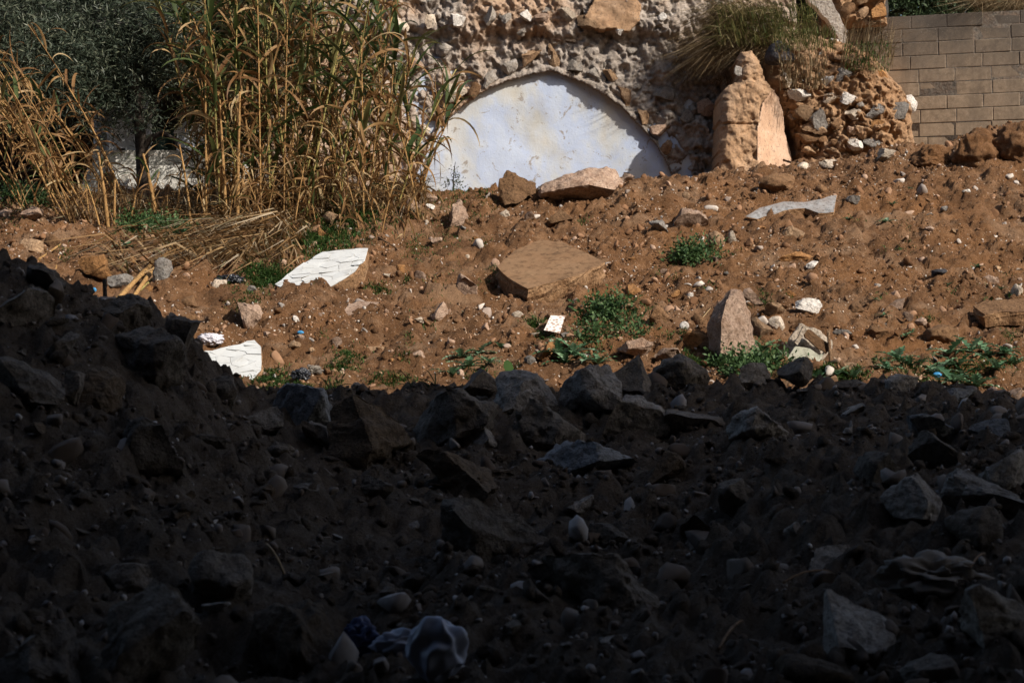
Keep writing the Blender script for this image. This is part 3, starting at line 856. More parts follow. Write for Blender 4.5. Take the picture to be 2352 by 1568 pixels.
# --- the dark heap: (box, material, label, options)
HEAP = [
 ((246, 742, 430, 884), 'fg_dark', 'large smooth boulder near the top of the heap slope on the left', dict(round_=.5, tilt=.35, level=5)),
 ((262, 980, 445, 1118), 'fg_dark', 'dark boulder with a pale ridge in the left half of the heap', dict(tilt=.5, level=5)),
 ((620, 872, 772, 1008), 'fg_slate', 'greenish grey slab tilted up at the notch of the heap', dict(tilt=.6, level=5, planes=8)),
 ((752, 906, 952, 1070), 'fg_brown', 'big dark brown block on the heap right of the grey slab', dict(level=5)),
 ((945, 890, 1145, 1030), 'fg_dark', 'broad faceted block at the heap crest', dict(level=5)),
 ((1052, 845, 1165, 920), 'fg_dark', 'pale tipped block on the heap crest beside a round leaf', dict()),
 ((1130, 848, 1305, 960), 'fg_grey', 'wide grey block on the heap crest below the thistle', dict(level=5)),
 ((1180, 905, 1352, 1062), 'fg_dark', 'dark cube like block with a rough pale edge near the crest', dict(level=5)),
 ((1290, 830, 1438, 955), 'fg_grey', 'grey block with a flat lit face on the heap crest', dict(level=5, tilt=.5)),
 ((1385, 812, 1500, 905), 'fg_dark', 'sloping dark block on the heap crest below the broad pinkish stone', dict()),
 ((1490, 812, 1628, 908), 'fg_dark', 'rounded dark boulder on the heap crest left of the standing block', dict(round_=.5, level=5)),
 ((1690, 832, 1772, 892), 'fg_grey', 'squat grey stone on the crest below the standing block', dict()),
 ((1786, 818, 1872, 882), 'fg_dark', 'dark angular stone on the crest before the plastered masonry chunk', dict(planes=14)),
 ((1212, 1008, 1466, 1114), 'fg_slate', 'large flat topped grey slab in the middle of the heap', dict(level=5, planes=7)),
 ((955, 1030, 1142, 1160), 'fg_brown', 'dark brown boulder above the long pale ridge rock', dict(level=5)),
 ((1380, 905, 1540, 1010), 'fg_grey', 'rough grey block behind the flat topped slab', dict(level=5, rough=.06)),
 ((1490, 940, 1670, 1000), 'fg_dark', 'low dusty stone right of the rough grey block', dict()),
 ((1668, 932, 1812, 1030), 'fg_grey', 'rough porous grey stone in the upper heap below the standing block', dict(level=5, rough=.09, round_=.4)),
 ((1480, 1030, 1580, 1115), 'fg_brown', 'brown broken stone right of the flat topped slab', dict()),
 ((1002, 1148, 1268, 1315), 'fg_dark', 'long ridge rock with a pale broken side mid heap', dict(level=5, tilt=.3)),
 ((1220, 1255, 1545, 1412), 'fg_dark', 'very large dark rock below the ridge rock', dict(level=5, tilt=.35)),
 ((1645, 1095, 1745, 1190), 'fg_dark', 'smooth dark trapezoid stone right of the central hollow', dict(round_=.2)),
 ((2020, 1085, 2185, 1205), 'fg_grey', 'rough rounded grey stone in the right side of the heap', dict(level=5, rough=.07, round_=.5)),
 ((1962, 1035, 2085, 1122), 'fg_dark', 'block with a dark front and pale broken end on the right', dict()),
 ((2085, 988, 2195, 1080), 'fg_dark', 'peaked stone standing on the right side of the heap', dict(tilt=.3)),
 ((2160, 1080, 2352, 1190), 'fg_grey', 'long squared beam fragment lying on the right side of the heap', dict(level=5, tilt=.35, planes=7)),
 ((2255, 1025, 2372, 1160), 'fg_grey', 'pale sloping rock at the right picture edge of the heap', dict(level=5, tilt=.7)),
 ((2080, 948, 2190, 1010), 'fg_slate', 'flat pointed slab on the upper right of the heap', dict(planes=7)),
 ((2150, 890, 2245, 925), 'fg_slate', 'long bluish stone on the right end of the crest', dict()),
 ((2030, 858, 2110, 905), 'fg_grey', 'small pale boulder on the crest right of the stake', dict(round_=.4)),
 ((1890, 870, 1990, 905), 'fg_dark', 'low dark stone on the crest beneath the stake', dict()),
 ((2225, 960, 2370, 1010), 'fg_slate', 'broad flat grey slab at the right picture edge near the crest', dict(planes=7)),
 ((2170, 1160, 2300, 1260), 'fg_dark', 'dark rounded rock below the long squared beam fragment', dict(round_=.4)),
 ((1850, 1250, 1960, 1310), 'fg_grey', 'pale crumbled mortar lump in the lower right of the heap', dict(rough=.09)),
 ((1885, 1358, 2065, 1545), 'fg_grey', 'tall pale split rock in the lower right of the heap', dict(level=5, rough=.05)),
 ((2200, 1335, 2380, 1475), 'fg_grey', 'rough pale rock at the lower right picture edge', dict(level=5, rough=.06)),
 ((2060, 1500, 2200, 1590), 'fg_dark', 'flat stone at the bottom below the cloth sack', dict()),
 ((1780, 1500, 1960, 1600), 'fg_brown', 'round brown stone at the bottom below the split rock', dict(round_=.6)),
 ((-30, 1420, 190, 1600), 'fg_dark', 'large pale faced rock in the bottom corner on the left', dict(level=5)),
 ((232, 1330, 462, 1600), 'fg_dark', 'tall rough earth crusted rock at the bottom left', dict(level=5, rough=.08)),
 ((555, 1382, 785, 1590), 'fg_brown', 'big brown boulder at the bottom beside a dark hollow and plastic bag', dict(level=5, round_=.3)),
 ((432, 1258, 582, 1395), 'fg_dark', 'pointed stone with a dark and a pale side low on the left', dict(tilt=.4)),
 ((230, 1290, 390, 1370), 'fg_dark', 'low dusty stone left of the pointed stone', dict()),
 ((-20, 832, 145, 960), 'fg_dark', 'long ridged rock at the left picture edge high on the heap', dict(level=5, tilt=.4)),
 ((145, 845, 195, 945), 'fg_dark', 'upright pale stone between two boulders on the left', dict()),
 ((175, 838, 285, 970), 'fg_brown', 'round brown boulder below the large smooth boulder', dict(round_=.5, level=5)),
 ((95, 760, 185, 850), 'fg_dark', 'dusty lump high on the left shoulder of the heap', dict(rough=.08)),
 ((-20, 660, 120, 760), 'fg_dark', 'broad earthy rock at the left picture edge near the heap top', dict(rough=.08)),
 ((235, 672, 352, 760), 'fg_dark', 'crumbly dark rock crowning the left shoulder of the heap', dict(rough=.1, level=5)),
 ((365, 715, 468, 850), 'fg_dark', 'dark rock on the brink above the bright white cracked slab', dict(level=5, rough=.06)),
 ((60, 600, 150, 670), 'fg_dark', 'earthy lump on the heap skyline at the upper left', dict(rough=.1)),
 ((450, 850, 560, 920), 'fg_dark', 'long low rock on the slope down to the notch', dict(tilt=.5)),
 ((560, 920, 660, 1000), 'fg_grey', 'thin tilted stone left of the greenish grey slab', dict(tilt=.6)),
 ((690, 965, 760, 1030), 'fg_dark', 'small stones end block under the greenish grey slab', dict()),
 ((820, 1090, 905, 1140), 'fg_dark', 'flat brown stone below the big dark brown block', dict()),
 ((1040, 960, 1150, 1040), 'fg_grey', 'crumbled pale block under the broad faceted block', dict(rough=.07)),
 ((600, 1010, 680, 1060), 'fg_dark', 'flat stone in dust below the greenish grey slab', dict()),
 ((1560, 1180, 1650, 1240), 'fg_brown', 'half buried stone at the far side of the hollow', dict()),
 ((1330, 1200, 1450, 1260), 'fg_dark', 'flat plate like stone beside the central hollow', dict(planes=7)),
]
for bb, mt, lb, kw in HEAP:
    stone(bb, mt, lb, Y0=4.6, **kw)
MARKS2 = [('the large smooth boulder', 335, 815), ('the boulder with a pale ridge', 360, 1050), ('the greenish grey slab', 695, 940), ('the big dark brown block', 850, 985), ('the flat topped grey slab', 1340, 1060),
          ('the long ridge rock', 1130, 1230), ('the very large dark rock', 1380, 1330), ('the porous grey stone', 1740, 980), ('the rounded grey stone', 2100, 1145), ('the squared beam fragment', 2255, 1135),
          ('the tall pale split rock', 1975, 1450), ('the folded cloth sack', 2150, 1320), ('the white plastic bag', 930, 1490), ('the big brown boulder', 670, 1490), ('the pointed two toned stone', 505, 1325),
          ('the trapezoid stone', 1695, 1140), ('the flat pointed slab', 2135, 980), ('the tall earth crusted rock', 345, 1460), ('the round brown boulder', 230, 900), ('the pale mortar lump', 1905, 1280)]
KIND2 = [('fg_dark', 'dark'), ('fg_grey', 'grey'), ('fg_brown', 'brown')]
taken2 = [((b[0] + b[2]) / 2, (b[1] + b[3]) / 2, (b[2] - b[0]) / 2) for b, _, _, _ in HEAP]
cnt = tries = 0
while cnt < 88 and tries < 5000:
    tries += 1
    u, v = random.uniform(0, 2350), random.uniform(600, 1566)
    crest = np.interp(u, [0, 240, 480, 560, 900, 1100, 1400, 1900, 2350], [620, 700, 860, 920, 920, 900, 880, 890, 935])
    if v < crest: continue
    far = v < crest + 130 and u > 1500
    r = min(34, (8 if far else 10) + random.expovariate(1 / 9))
    if any(abs(u - a) < r + .8 * b and abs(v - c) < r + 0.5 * b for a, c, b in taken2): continue
    L = near_label(u, v, MARKS2, 'smallish' if r > 15 else 'small', KIND2, ['flat', 'angular', 'elongated', 'broken', 'jagged'])
    if not L: continue
    taken2.append((u, v, r))
    k = {'flat': (1.3, .42), 'angular': (1, .75), 'broken': (1.1, .7), 'elongated': (1.6, .5), 'jagged': (1.1, .8)}[L[2]]
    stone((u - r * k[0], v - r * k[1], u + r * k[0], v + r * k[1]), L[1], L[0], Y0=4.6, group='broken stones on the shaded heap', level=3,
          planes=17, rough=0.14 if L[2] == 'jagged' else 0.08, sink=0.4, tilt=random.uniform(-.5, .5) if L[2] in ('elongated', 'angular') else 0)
    cnt += 1

# --- gravel and clods nobody could count
CHIP = []
for k_ in range(14):
    cv_, cf_ = rock_verts(900 + k_, 2, 9, 0.07)
    cv_ = cv_ - (cv_.min(0) + cv_.max(0)) / 2
    CHIP.append(cv_ / np.abs(cv_).max())
CHIP = np.array(CHIP)
def bits(name, n, region, smin, smax, mat, level, kindw):
    bv, bf = ico(level)
    x = RNG.uniform(region[0], region[1], n); y = RNG.uniform(region[2], region[3], n)
    ok = np.abs(x) < 0.275 * y + 0.3
    x, y = x[ok], y[ok]
    cl = fbm(x * 1.2, y * 1.2, 8.0, 3) + RNG.normal(size=len(x)) * 0.35
    ok = cl > -0.1
    x, y = x[ok], y[ok]
    n = len(x)
    z = H(x, y)
    s = smin * (smax / smin) ** (RNG.uniform(size=n) ** 2.6)
    rot = RNG.normal(size=(n, 3, 3)); q, _ = np.linalg.qr(rot)
    sc = np.stack([s, s * RNG.uniform(.5, 1, n), s * RNG.uniform(.35, .8, n)], -1)
    jit = 1 + RNG.normal(size=(n, len(bv), 1)) * 0.16
    shp = CHIP[RNG.integers(0, 14, n)] if (level == 2 and 'stones' in name) else bv[None] * jit
    v = np.einsum('nij,nkj->nki', q, shp * sc[:, None, :]) + np.stack([x, y, z + s * 0.25], -1)[:, None, :]
    f = bf[None] + (np.arange(n) * len(bv))[:, None, None]
    o = obj(name, mesh_np(name, v.reshape(-1, 3), [f.reshape(-1, 3)], smooth=level > 1 and 'stones' not in name), mat=mat)
    o['kind'] = 'stuff'
    return o
M['gravel'] = island_mat('pale_grit', [(0.0, (0.20, 0.10, 0.045)), (0.35, (0.34, 0.19, 0.10)), (0.6, (0.46, 0.31, 0.20)), (0.85, (0.62, 0.5, 0.38)), (1.0, (0.8, 0.75, 0.68))])
M['gravel_dark'] = island_mat('dusty_grit', [(0.0, (0.07, 0.056, 0.046)), (0.5, (0.15, 0.13, 0.115)), (0.85, (0.28, 0.265, 0.25)), (1.0, (0.5, 0.47, 0.44))])
M['chips'] = island_mat('stone_chips', [(0.0, (0.14, 0.07, 0.033)), (0.35, (0.25, 0.13, 0.065)), (0.6, (0.36, 0.21, 0.125)), (0.8, (0.48, 0.33, 0.24)), (0.9, (0.30, 0.28, 0.26)), (1.0, (0.74, 0.66, 0.58))])
M['chips_grey'] = island_mat('grey_stone_chips', [(0.0, (0.07, 0.056, 0.045)), (0.5, (0.14, 0.12, 0.10)), (0.85, (0.23, 0.21, 0.195)), (1.0, (0.40, 0.38, 0.36))])
M['clods'] = island_mat('earth_crumbs', [(0.0, (0.09, 0.04, 0.017)), (0.5, (0.17, 0.08, 0.035)), (1.0, (0.26, 0.13, 0.062))])
bits('gravel', 90000, (-5.2, 5.2, 12.2, 19.2), 0.0028, 0.013, M['gravel'], 1, 'g')
bits('gravel', 26000, (-3.2, 3.2, 4.8, 11.6), 0.003, 0.02, M['gravel_dark'], 1, 'g')
bits('small_stones', 620, (-5.2, 5.2, 12.6, 18.9), 0.026, 0.062, M['chips'], 2, 'g')
bits('small_stones', 2600, (-5.2, 5.2, 12.2, 19.2), 0.013, 0.060, M['chips'], 2, 'g')
bits('small_stones', 1700, (-3.2, 3.2, 4.8, 11.4), 0.016, 0.085, M['chips_grey'], 2, 'g')
bits('small_stones', 7000, (-5.2, 5.2, 12.2, 19.2), 0.007, 0.026, M['chips'], 2, 'g')
bits('small_stones', 3600, (-3.2, 3.2, 4.8, 11.4), 0.008, 0.03, M['chips_grey'], 2, 'g')
bits('earth_crumbs', 15000, (-5.2, 5.2, 12.2, 19.2), 0.008, 0.034, M['soil'], 2, 'g')
bits('rubble_crumbs', 9000, (-3.2, 3.2, 5.2, 11.6), 0.010, 0.045, M['soil'], 2, 'g')
# ================================================================== walls behind the bank
def in_poly(U, V, poly):
    ins = np.zeros(U.shape, bool)
    n = len(poly)
    for i in range(n):
        (x1, y1), (x2, y2) = poly[i], poly[(i + 1) % n]
        if y1 == y2: continue
        c = ((y1 > V) != (y2 > V)) & (U < (x2 - x1) * (V - y1) / (y2 - y1) + x1)
        ins ^= c
    return ins

def edge_dist(U, V, poly):
    d = np.full(U.shape, 1e9)
    for i in range(len(poly)):
        a, b = np.array(poly[i], float), np.array(poly[(i + 1) % len(poly)], float)
        ab = b - a
        t = np.clip(((U - a[0]) * ab[0] + (V - a[1]) * ab[1]) / (ab @ ab + 1e-9), 0, 1)
        d = np.minimum(d, np.hypot(U - a[0] - t * ab[0], V - a[1] - t * ab[1]))
    return d

def relief(name, Y, box, step, mask, depth, thick, mat, parent, smooth=True):
    """a wall face standing at distance Y: its relief as real geometry, its edges carried back by its thickness"""
    u0, v0, u1, v1 = box
    xs = np.arange((u0 - CX) * Y / F, (u1 - CX) * Y / F, step)
    zs = np.arange(EYE + (CY - v1) * Y / F, EYE + (CY - v0) * Y / F, step)
    X, Z = np.meshgrid(xs, zs)
    U, V = CX + X * F / Y, CY - (Z - EYE) * F / Y
    Mk = mask(U, V)
    D = depth(X, Z, U, V)
    n = X.size
    ii = np.arange(n).reshape(X.shape)
    q = np.stack([ii[:-1, :-1], ii[:-1, 1:], ii[1:, 1:], ii[1:, :-1]], -1).reshape(-1, 4)
    q = q[Mk.ravel()[q].all(1)]
    e = np.concatenate([q[:, [0, 1]], q[:, [1, 2]], q[:, [2, 3]], q[:, [3, 0]]])
    key, rev = e[:, 0].astype(np.int64) * n + e[:, 1], e[:, 1].astype(np.int64) * n + e[:, 0]
    b = e[~np.isin(key, rev)]
    v = np.stack([X, Y - D, Z], -1).reshape(-1, 3)
    bv = np.unique(b)
    back = v[bv].copy(); back[:, 1] = Y + thick + 0.02 * RNG.normal(size=len(bv))
    m = np.full(n, -1); m[bv] = n + np.arange(len(bv))
    sk = np.stack([b[:, 1], b[:, 0], m[b[:, 0]], m[b[:, 1]]], -1)
    allv = np.concatenate([v, back])
    faces = np.concatenate([q, sk])
    keep, inv = np.unique(faces, return_inverse=True)
    me = mesh_np(name, allv[keep] - np.array(parent.location), [inv.reshape(-1, 4)], smooth)
    return obj(name, me, parent, M[mat])

def pstone(parent, bb, mat, Y, dk=0.8, level=3, **kw):
    """a stone built into a wall: a part of it"""
    u0, v0, u1, v1 = bb
    w, h = (u1 - u0) * Y / F, (v1 - v0) * Y / F
    _seed[0] += 1
    v, f = rock_verts(_seed[0], level, kw.get('planes', 13), kw.get('rough', 0.05))
    v = fit(v, w, max(dk * min(w, h), 0.05), h, kw.get('tilt', 0))
    me = mesh_np('stone', v, [f]); sharp(me)
    return obj('stone', me, parent, M[mat], P((u0 + u1) / 2, (v0 + v1) / 2, Y) - parent.location)

def wall_mat(name, stops, sc=2.2, dark=(0.06, 0.05, 0.042), warm=(0.33, 0.18, 0.09), warm_amt=0.5, bumpd=0.02):
    m, nt, b = material(name)
    co = coords(nt, True)
    n1, n2, n3 = noise(nt, co, sc * 4, 8, 0.7), noise(nt, co, sc * 0.45, 4, 0.55), noise(nt, co, sc * 18, 6, 0.7)
    c = ramp(nt, n1, stops)
    c = mix(nt, math_n(nt, 'MULTIPLY', ramp(nt, n2, [(0.45, (0, 0, 0)), (0.62, (1, 1, 1))]), warm_amt), c, warm)
    c = mix(nt, ramp(nt, n3, [(0.30, (0.8, 0.8, 0.8)), (0.47, (0, 0, 0))]), c, dark)
    nt.links.new(c, b.inputs['Base Color'])
    bump(nt, b, math_n(nt, 'ADD', n3, n1), 0.9, bumpd)
    return m
M['rubble'] = wall_mat('lime_rubble_masonry', [(0.25, (0.16, 0.135, 0.112)), (0.5, (0.32, 0.27, 0.23)), (0.75, (0.52, 0.465, 0.41))], dark=(0.075, 0.062, 0.052), warm=(0.42, 0.25, 0.14), warm_amt=0.6)
M['grey_in_wall'] = rock_mat('grey_wall_stone', (0.19, 0.17, 0.15), (0.40, 0.36, 0.32), soil=(0.33, 0.27, 0.21), soil_amt=0.6)
M['core'] = wall_mat('earthen_rubble_core', dark=(0.12, 0.07, 0.04), stops=[(0.25, (0.17, 0.095, 0.05)), (0.5, (0.31, 0.18, 0.095)), (0.75, (0.42, 0.27, 0.16))], warm=(0.30, 0.24, 0.19), warm_amt=0.3)
M['adobe'] = wall_mat('tan_earth_render', [(0.25, (0.24, 0.14, 0.08)), (0.5, (0.38, 0.235, 0.135)), (0.75, (0.48, 0.32, 0.205))], warm=(0.21, 0.16, 0.12), warm_amt=0.45, bumpd=0.012)
M['pink_plaster'] = wall_mat('pale_pink_plaster', [(0.25, (0.40, 0.24, 0.155)), (0.55, (0.53, 0.345, 0.23)), (0.8, (0.62, 0.47, 0.36))], warm=(0.55, 0.44, 0.36), warm_amt=0.3, bumpd=0.005)

# --- the ruined rubble wall with its blocked arch
YW = 21.8
RW = empty('rubble_wall', P(1200, 450, YW), 'ruined grey rubble wall with a plaster filled arch behind the bank', 'wall')
AU = [915, 935, 960, 1000, 1040, 1080, 1130, 1180, 1230, 1265, 1300, 1345, 1390, 1430, 1470, 1505, 1530, 1542, 1552]
AV = [520, 440, 396, 304, 262, 231, 202, 183, 171, 164, 175, 195, 220, 251, 291, 332, 372, 402, 520]
def arch_v(U): return np.where((U > 915) & (U < 1552), np.interp(U, AU, AV), 9999.0)
def rub_depth(X, Z, U, V):
    wob = 0.12 * pn(X * 6, Z * 6)
    w1, w2, c = worley(X * 6.2 + wob, Z * 7.5 + wob, 3)
    wx, wz = X + 0.07 * fbm(X * 5, Z * 5, 3.3, 3), Z + 0.07 * fbm(X * 5, Z * 5, 7.7, 3)
    w1, w2, c = worley(wx * 5.2, wz * 6.5, 3)
    d = np.clip(w2 - w1, 0, 0.35) * 0.10 * (((c % 9) / 8.0) - 0.25)
    w1, w2, c = worley(wx * 12 + wz * 3, wz * 13, 7)
    d += np.clip(w2 - w1, 0, 0.3) * 0.07 * (((c % 5) / 4.0) - 0.3)
    d += 0.06 * fbm(X * 1.6, Z * 1.6, 2.0, 3) + 0.05 * fbm(wx * 7, wz * 7, 5.0, 5, 0.62)
    d -= 0.07 * np.abs(fbm(X * 5 + Z * 2.5, Z * 3.0 - X, 9.0, 4, 0.6))
    vl = 90 + 24 * pn(U / 55.0, 0.5) + 8 * pn(U / 14.0, 1.5)
    s = np.clip((vl - V) / 16.0, 0, 1)
    d += 0.10 * s * (U < 1560)
    av = arch_v(U)
    k = np.clip((av - V) / 20.0, 0.4, 1.0)
    d = d * k + 0.07 * (1 - k)
    return d
relief('masonry', YW, (560, -170, 1830, 520), 0.0125, lambda U, V: ~(V > arch_v(U) + 3 * pn(U / 14.0, V / 14.0)), rub_depth, 0.45, 'rubble', RW)
m_, nt_, b_ = material('blue_white_plaster')
co_ = coords(nt_, True)
mp = N(nt_, 'ShaderNodeMapping'); mp.inputs['Scale'].default_value = (1.5, 1, 0.9); nt_.links.new(co_, mp.inputs[0])
c_ = ramp(nt_, noise(nt_, mp.outputs[0], 1.5, 6, 0.6), [(0.30, (0.50, 0.46, 0.385)), (0.46, (0.48, 0.51, 0.545)), (0.56, (0.40, 0.475, 0.64)), (0.75, (0.49, 0.55, 0.645))])
c_ = mix(nt_, math_n(nt_, 'MULTIPLY', noise(nt_, co_, 14, 6, 0.7), 0.35), c_, (0.50, 0.50, 0.50))
c_ = mix(nt_, ramp(nt_, noise(nt_, co_, 6.5, 7, 0.68, 0.8), [(0.605, (0, 0, 0)), (0.635, (0.85, 0.85, 0.85))]), c_, (0.27, 0.235, 0.20))
c_ = mix(nt_, ramp(nt_, noise(nt_, co_, 26, 3, 0.6), [(0.68, (0, 0, 0)), (0.72, (0.8, 0.8, 0.8))]), c_, (0.25, 0.22, 0.19))
c_ = mix(nt_, ramp(nt_, noise(nt_, co_, 1.1, 6, 0.6), [(0.55, (0, 0, 0)), (0.68, (0.65, 0.65, 0.65))]), c_, (0.38, 0.36, 0.31))
nt_.links.new(c_, b_.inputs['Base Color'])
bump(nt_, b_, math_n(nt_, 'ADD', noise(nt_, co_, 5, 6, 0.6), math_n(nt_, 'MULTIPLY', noise(nt_, co_, 50, 4, 0.6), 0.3)), 0.4, 0.02)
M['blue_plaster'] = m_
relief('plaster_infill', YW + 0.06, (880, 130, 1600, 520), 0.03, lambda U, V: U > 0, lambda X, Z, U, V: 0.018 * fbm(X * 1.4, Z * 1.4, 1, 3), 0.1, 'blue_plaster', RW)
for bb, mt in [((1035, 30, 1070, 65), 'white'), ((976, 32, 1004, 67), 'cream'), ((1278, 17, 1324, 52), 'cream'), ((1325, 30, 1374, 68), 'tan'), ((1194, 22, 1222, 50), 'white'),
               ((1148, 30, 1175, 58), 'grey'), ((1110, 15, 1140, 60), 'grey'), ((1226, 25, 1262, 60), 'pink'), ((1026, 190, 1074, 238), 'cream'), ((1073, 188, 1106, 230), 'earthy'), ((993, 248, 1024, 280), 'tan'),
               ((964, 285, 990, 312), 'cream'), ((1110, 160, 1145, 205), 'grey'), ((1258, 100, 1287, 163), 'tan'), ((1262, 86, 1294, 97), 'pink'), ((1296, 86, 1331, 98), 'cream'), ((1413, 66, 1434, 82), 'white'), ((1512, 28, 1532, 52), 'white'),
               ((1418, 196, 1450, 244), 'tan'), ((1464, 240, 1492, 287), 'tan'), ((1490, 284, 1532, 314), 'pink'), ((1516, 320, 1545, 358), 'tan'), ((1384, 158, 1420, 190), 'tan'), ((1498, 200, 1552, 234), 'grey'),
               ((1150, 135, 1190, 175), 'grey'), ((1195, 115, 1245, 160), 'tan'), ((1300, 130, 1340, 165), 'grey'), ((1345, 150, 1380, 190), 'grey'), ((1600, 225, 1650, 268), 'pink'), ((1560, 250, 1600, 290), 'grey'),
               ((900, 40, 940, 75), 'cream'), ((860, 90, 900, 120), 'pink'), ((1000, 95, 1040, 130), 'grey'), ((930, 130, 975, 165), 'pink'), ((640, 60, 690, 100), 'grey'), ((720, 20, 770, 60), 'cream'), ((590, 120, 640, 160), 'tan')]:
    pstone(RW, bb, 'grey_in_wall' if mt == 'grey' else mt, YW - 0.02 - (0.12 if (bb[1] + bb[3]) / 2 < 85 else 0), rough=.09)
relief('render_patch', YW - 0.17, (1325, -20, 1490, 80), 0.014, lambda U, V: in_poly(U, V, [(1355, 62), (1340, 40), (1360, 5), (1370, -18), (1450, -18), (1475, 10), (1470, 50), (1445, 74), (1405, 66), (1378, 70)]),
       lambda X, Z, U, V: 0.03 * fbm(X * 4, Z * 4, 3, 4), 0.3, 'adobe', RW)
k = 0
while k < 55:
    u, v = random.uniform(600, 1700), random.uniform(-10, 400)
    if v > arch_v(np.array(u)) - 10: continue
    k += 1
    r = random.uniform(5, 13)
    pstone(RW, (u - r * random.uniform(.8, 1.5), v - r * .8, u + r, v + r * random.uniform(.6, 1.1)), random.choice(['grey_in_wall', 'grey_in_wall', 'grey_in_wall', 'tan', 'pink']), YW + 0.03 - (0.12 if v < 80 else 0), level=3, rough=.12)

# --- broken pillar standing forward of the wall
YP = 20.95
PL = empty('broken_pillar', P(1740, 390, YP), 'broken tan masonry pillar with a smooth pink side face right of the arch', 'pillar')
PP = [(1648, 430), (1652, 300), (1653, 226), (1660, 207), (1674, 195), (1694, 188), (1699, 166), (1692, 140), (1701, 120), (1727, 117), (1744, 140), (1756, 178), (1772, 202), (1760, 300), (1735, 345), (1738, 430)]
PU = PP[:13] + [(1794, 222), (1808, 250), (1814, 295), (1828, 330), (1836, 360), (1840, 430)]
def seam(V): return np.interp(V, [100, 205, 216, 240, 300, 430], [1790, 1780, 1766, 1749, 1737, 1739])
def pil_depth(X, Z, U, V):
    r = 0.10 * np.sqrt(np.clip(edge_dist(U, V, PU) / 16, 0, 1))
    return r - np.maximum(0, U - seam(V)) * 0.0050
relief('masonry', YP, (1640, 105, 1800, 430), 0.010, lambda U, V: in_poly(U + 4 * pn(U / 9, V / 9), V + 4 * pn(U / 9, V / 9, 4.0), PU) & (U < seam(V) + 3),
       lambda X, Z, U, V: pil_depth(X, Z, U, V) + 0.035 * fbm(X * 5, Z * 5, 1, 5, 0.6) - 0.03 * (np.abs(V - 287 + 4 * pn(U / 20, 1.0)) < 2) - 0.05 * np.clip(fbm(X * 14, Z * 14, 6, 3) - 0.4, 0, 1), 0.7, 'adobe', PL)
relief('plaster_face', YP, (1730, 200, 1845, 430), 0.010, lambda U, V: in_poly(U + 3 * pn(U / 9, V / 9), V + 3 * pn(U / 12, V / 12), PU) & (U > seam(V) - 2) & (V > 205),
       lambda X, Z, U, V: pil_depth(X, Z, U, V) + 0.012 * fbm(X * 6, Z * 3, 1, 4), 0.5, 'pink_plaster', PL)

# --- earthy rubble core at the wall's end
YC = 21.75
RC = empty('rubble_core', P(1950, 380, YC), 'lumpy earthen stub of rubble wall studded with white stones beside the block wall', 'wall')
CP = [(1812, 430), (1804, 330), (1778, 285), (1768, 240), (1752, 205), (1752, 170), (1735, 90), (1790, 60), (1860, 70), (1925, 88), (1968, 100), (2010, 125), (2040, 165), (2068, 205), (2088, 245), (2094, 300), (2098, 340), (2090, 430)]
def core_depth(X, Z, U, V):
    d = 0.55 * np.sqrt(1 - (1 - np.clip(edge_dist(U, V, CP) / 110, 0, 1)) ** 2) - np.clip((240 - V) / 150.0, 0, 1) * 0.25
    wx, wz = X + 0.06 * fbm(X * 6, Z * 6, 3.3, 3), Z + 0.06 * fbm(X * 6, Z * 6, 7.7, 3)
    w1, w2, c = worley(wx * 5.5, wz * 6.5, 3)
    d += np.clip(w2 - w1, 0, 0.35) * 0.28 * (((c % 9) / 8.0) - 0.2)
    w1, w2, c = worley(wx * 13, wz * 14, 9)
    d += np.clip(w2 - w1, 0, 0.3) * 0.13 * (((c % 5) / 4.0) - 0.3)
    return d + 0.06 * fbm(X * 2.5, Z * 2.5, 7, 3) + 0.055 * fbm(wx * 9, wz * 9, 3, 5, 0.65) - 0.06 * np.abs(fbm(X * 6, Z * 7, 12, 3))
relief('masonry', YC, (1725, 50, 2110, 430), 0.0115, lambda U, V: in_poly(U + 5 * pn(U / 15, V / 15), V + 5 * pn(U / 15, V / 15, 4.0), CP), core_depth, 1.2, 'core', RC)
for bb, mt in [((1809, 204, 1873, 233), 'white'), ((1884, 174, 1916, 203), 'white'), ((1914, 155, 1956, 200), 'grey'), ((1964, 160, 1993, 196), 'white'), ((1889, 214, 1926, 241), 'cream'), ((1928, 210, 1969, 242), 'white'),
               ((1940, 249, 1978, 277), 'cream'), ((1820, 241, 1866, 280), 'tan'), ((1857, 244, 1902, 303), 'grey'), ((1986, 238, 2030, 278), 'grey'), ((2031, 235, 2087, 280), 'grey'), ((1997, 275, 2033, 310), 'orange'),
               ((1930, 317, 1983, 346), 'white'), ((1981, 318, 2034, 350), 'grey'), ((1840, 332, 1876, 354), 'tan'), ((1838, 279, 1900, 312), 'tan'), ((1826, 305, 1900, 334), 'earthy'), ((1800, 175, 1822, 202), 'cream'),
               ((1904, 88, 1926, 98), 'white'), ((1920, 108, 1942, 118), 'cream'), ((1966, 126, 1990, 138), 'white'), ((2064, 306, 2098, 340), 'tan'), ((2042, 290, 2078, 322), 'tan'), ((1990, 160, 2040, 185), 'orange'), ((1905, 270, 1935, 300), 'earthy'), ((1950, 285, 1985, 310), 'tan')]:
    cu, cv = np.array([[(bb[0] + bb[2]) / 2]]), np.array([[(bb[1] + bb[3]) / 2]])
    d = 0.55 * math.sqrt(max(0, 1 - (1 - min(1, edge_dist(cu, cv, CP)[0, 0] / 110)) ** 2)) - min(1, max(0, (240 - cv[0, 0]) / 150.0)) * 0.25
    pstone(RC, bb, mt, YC - d - 0.02, rough=.1)
k = 0
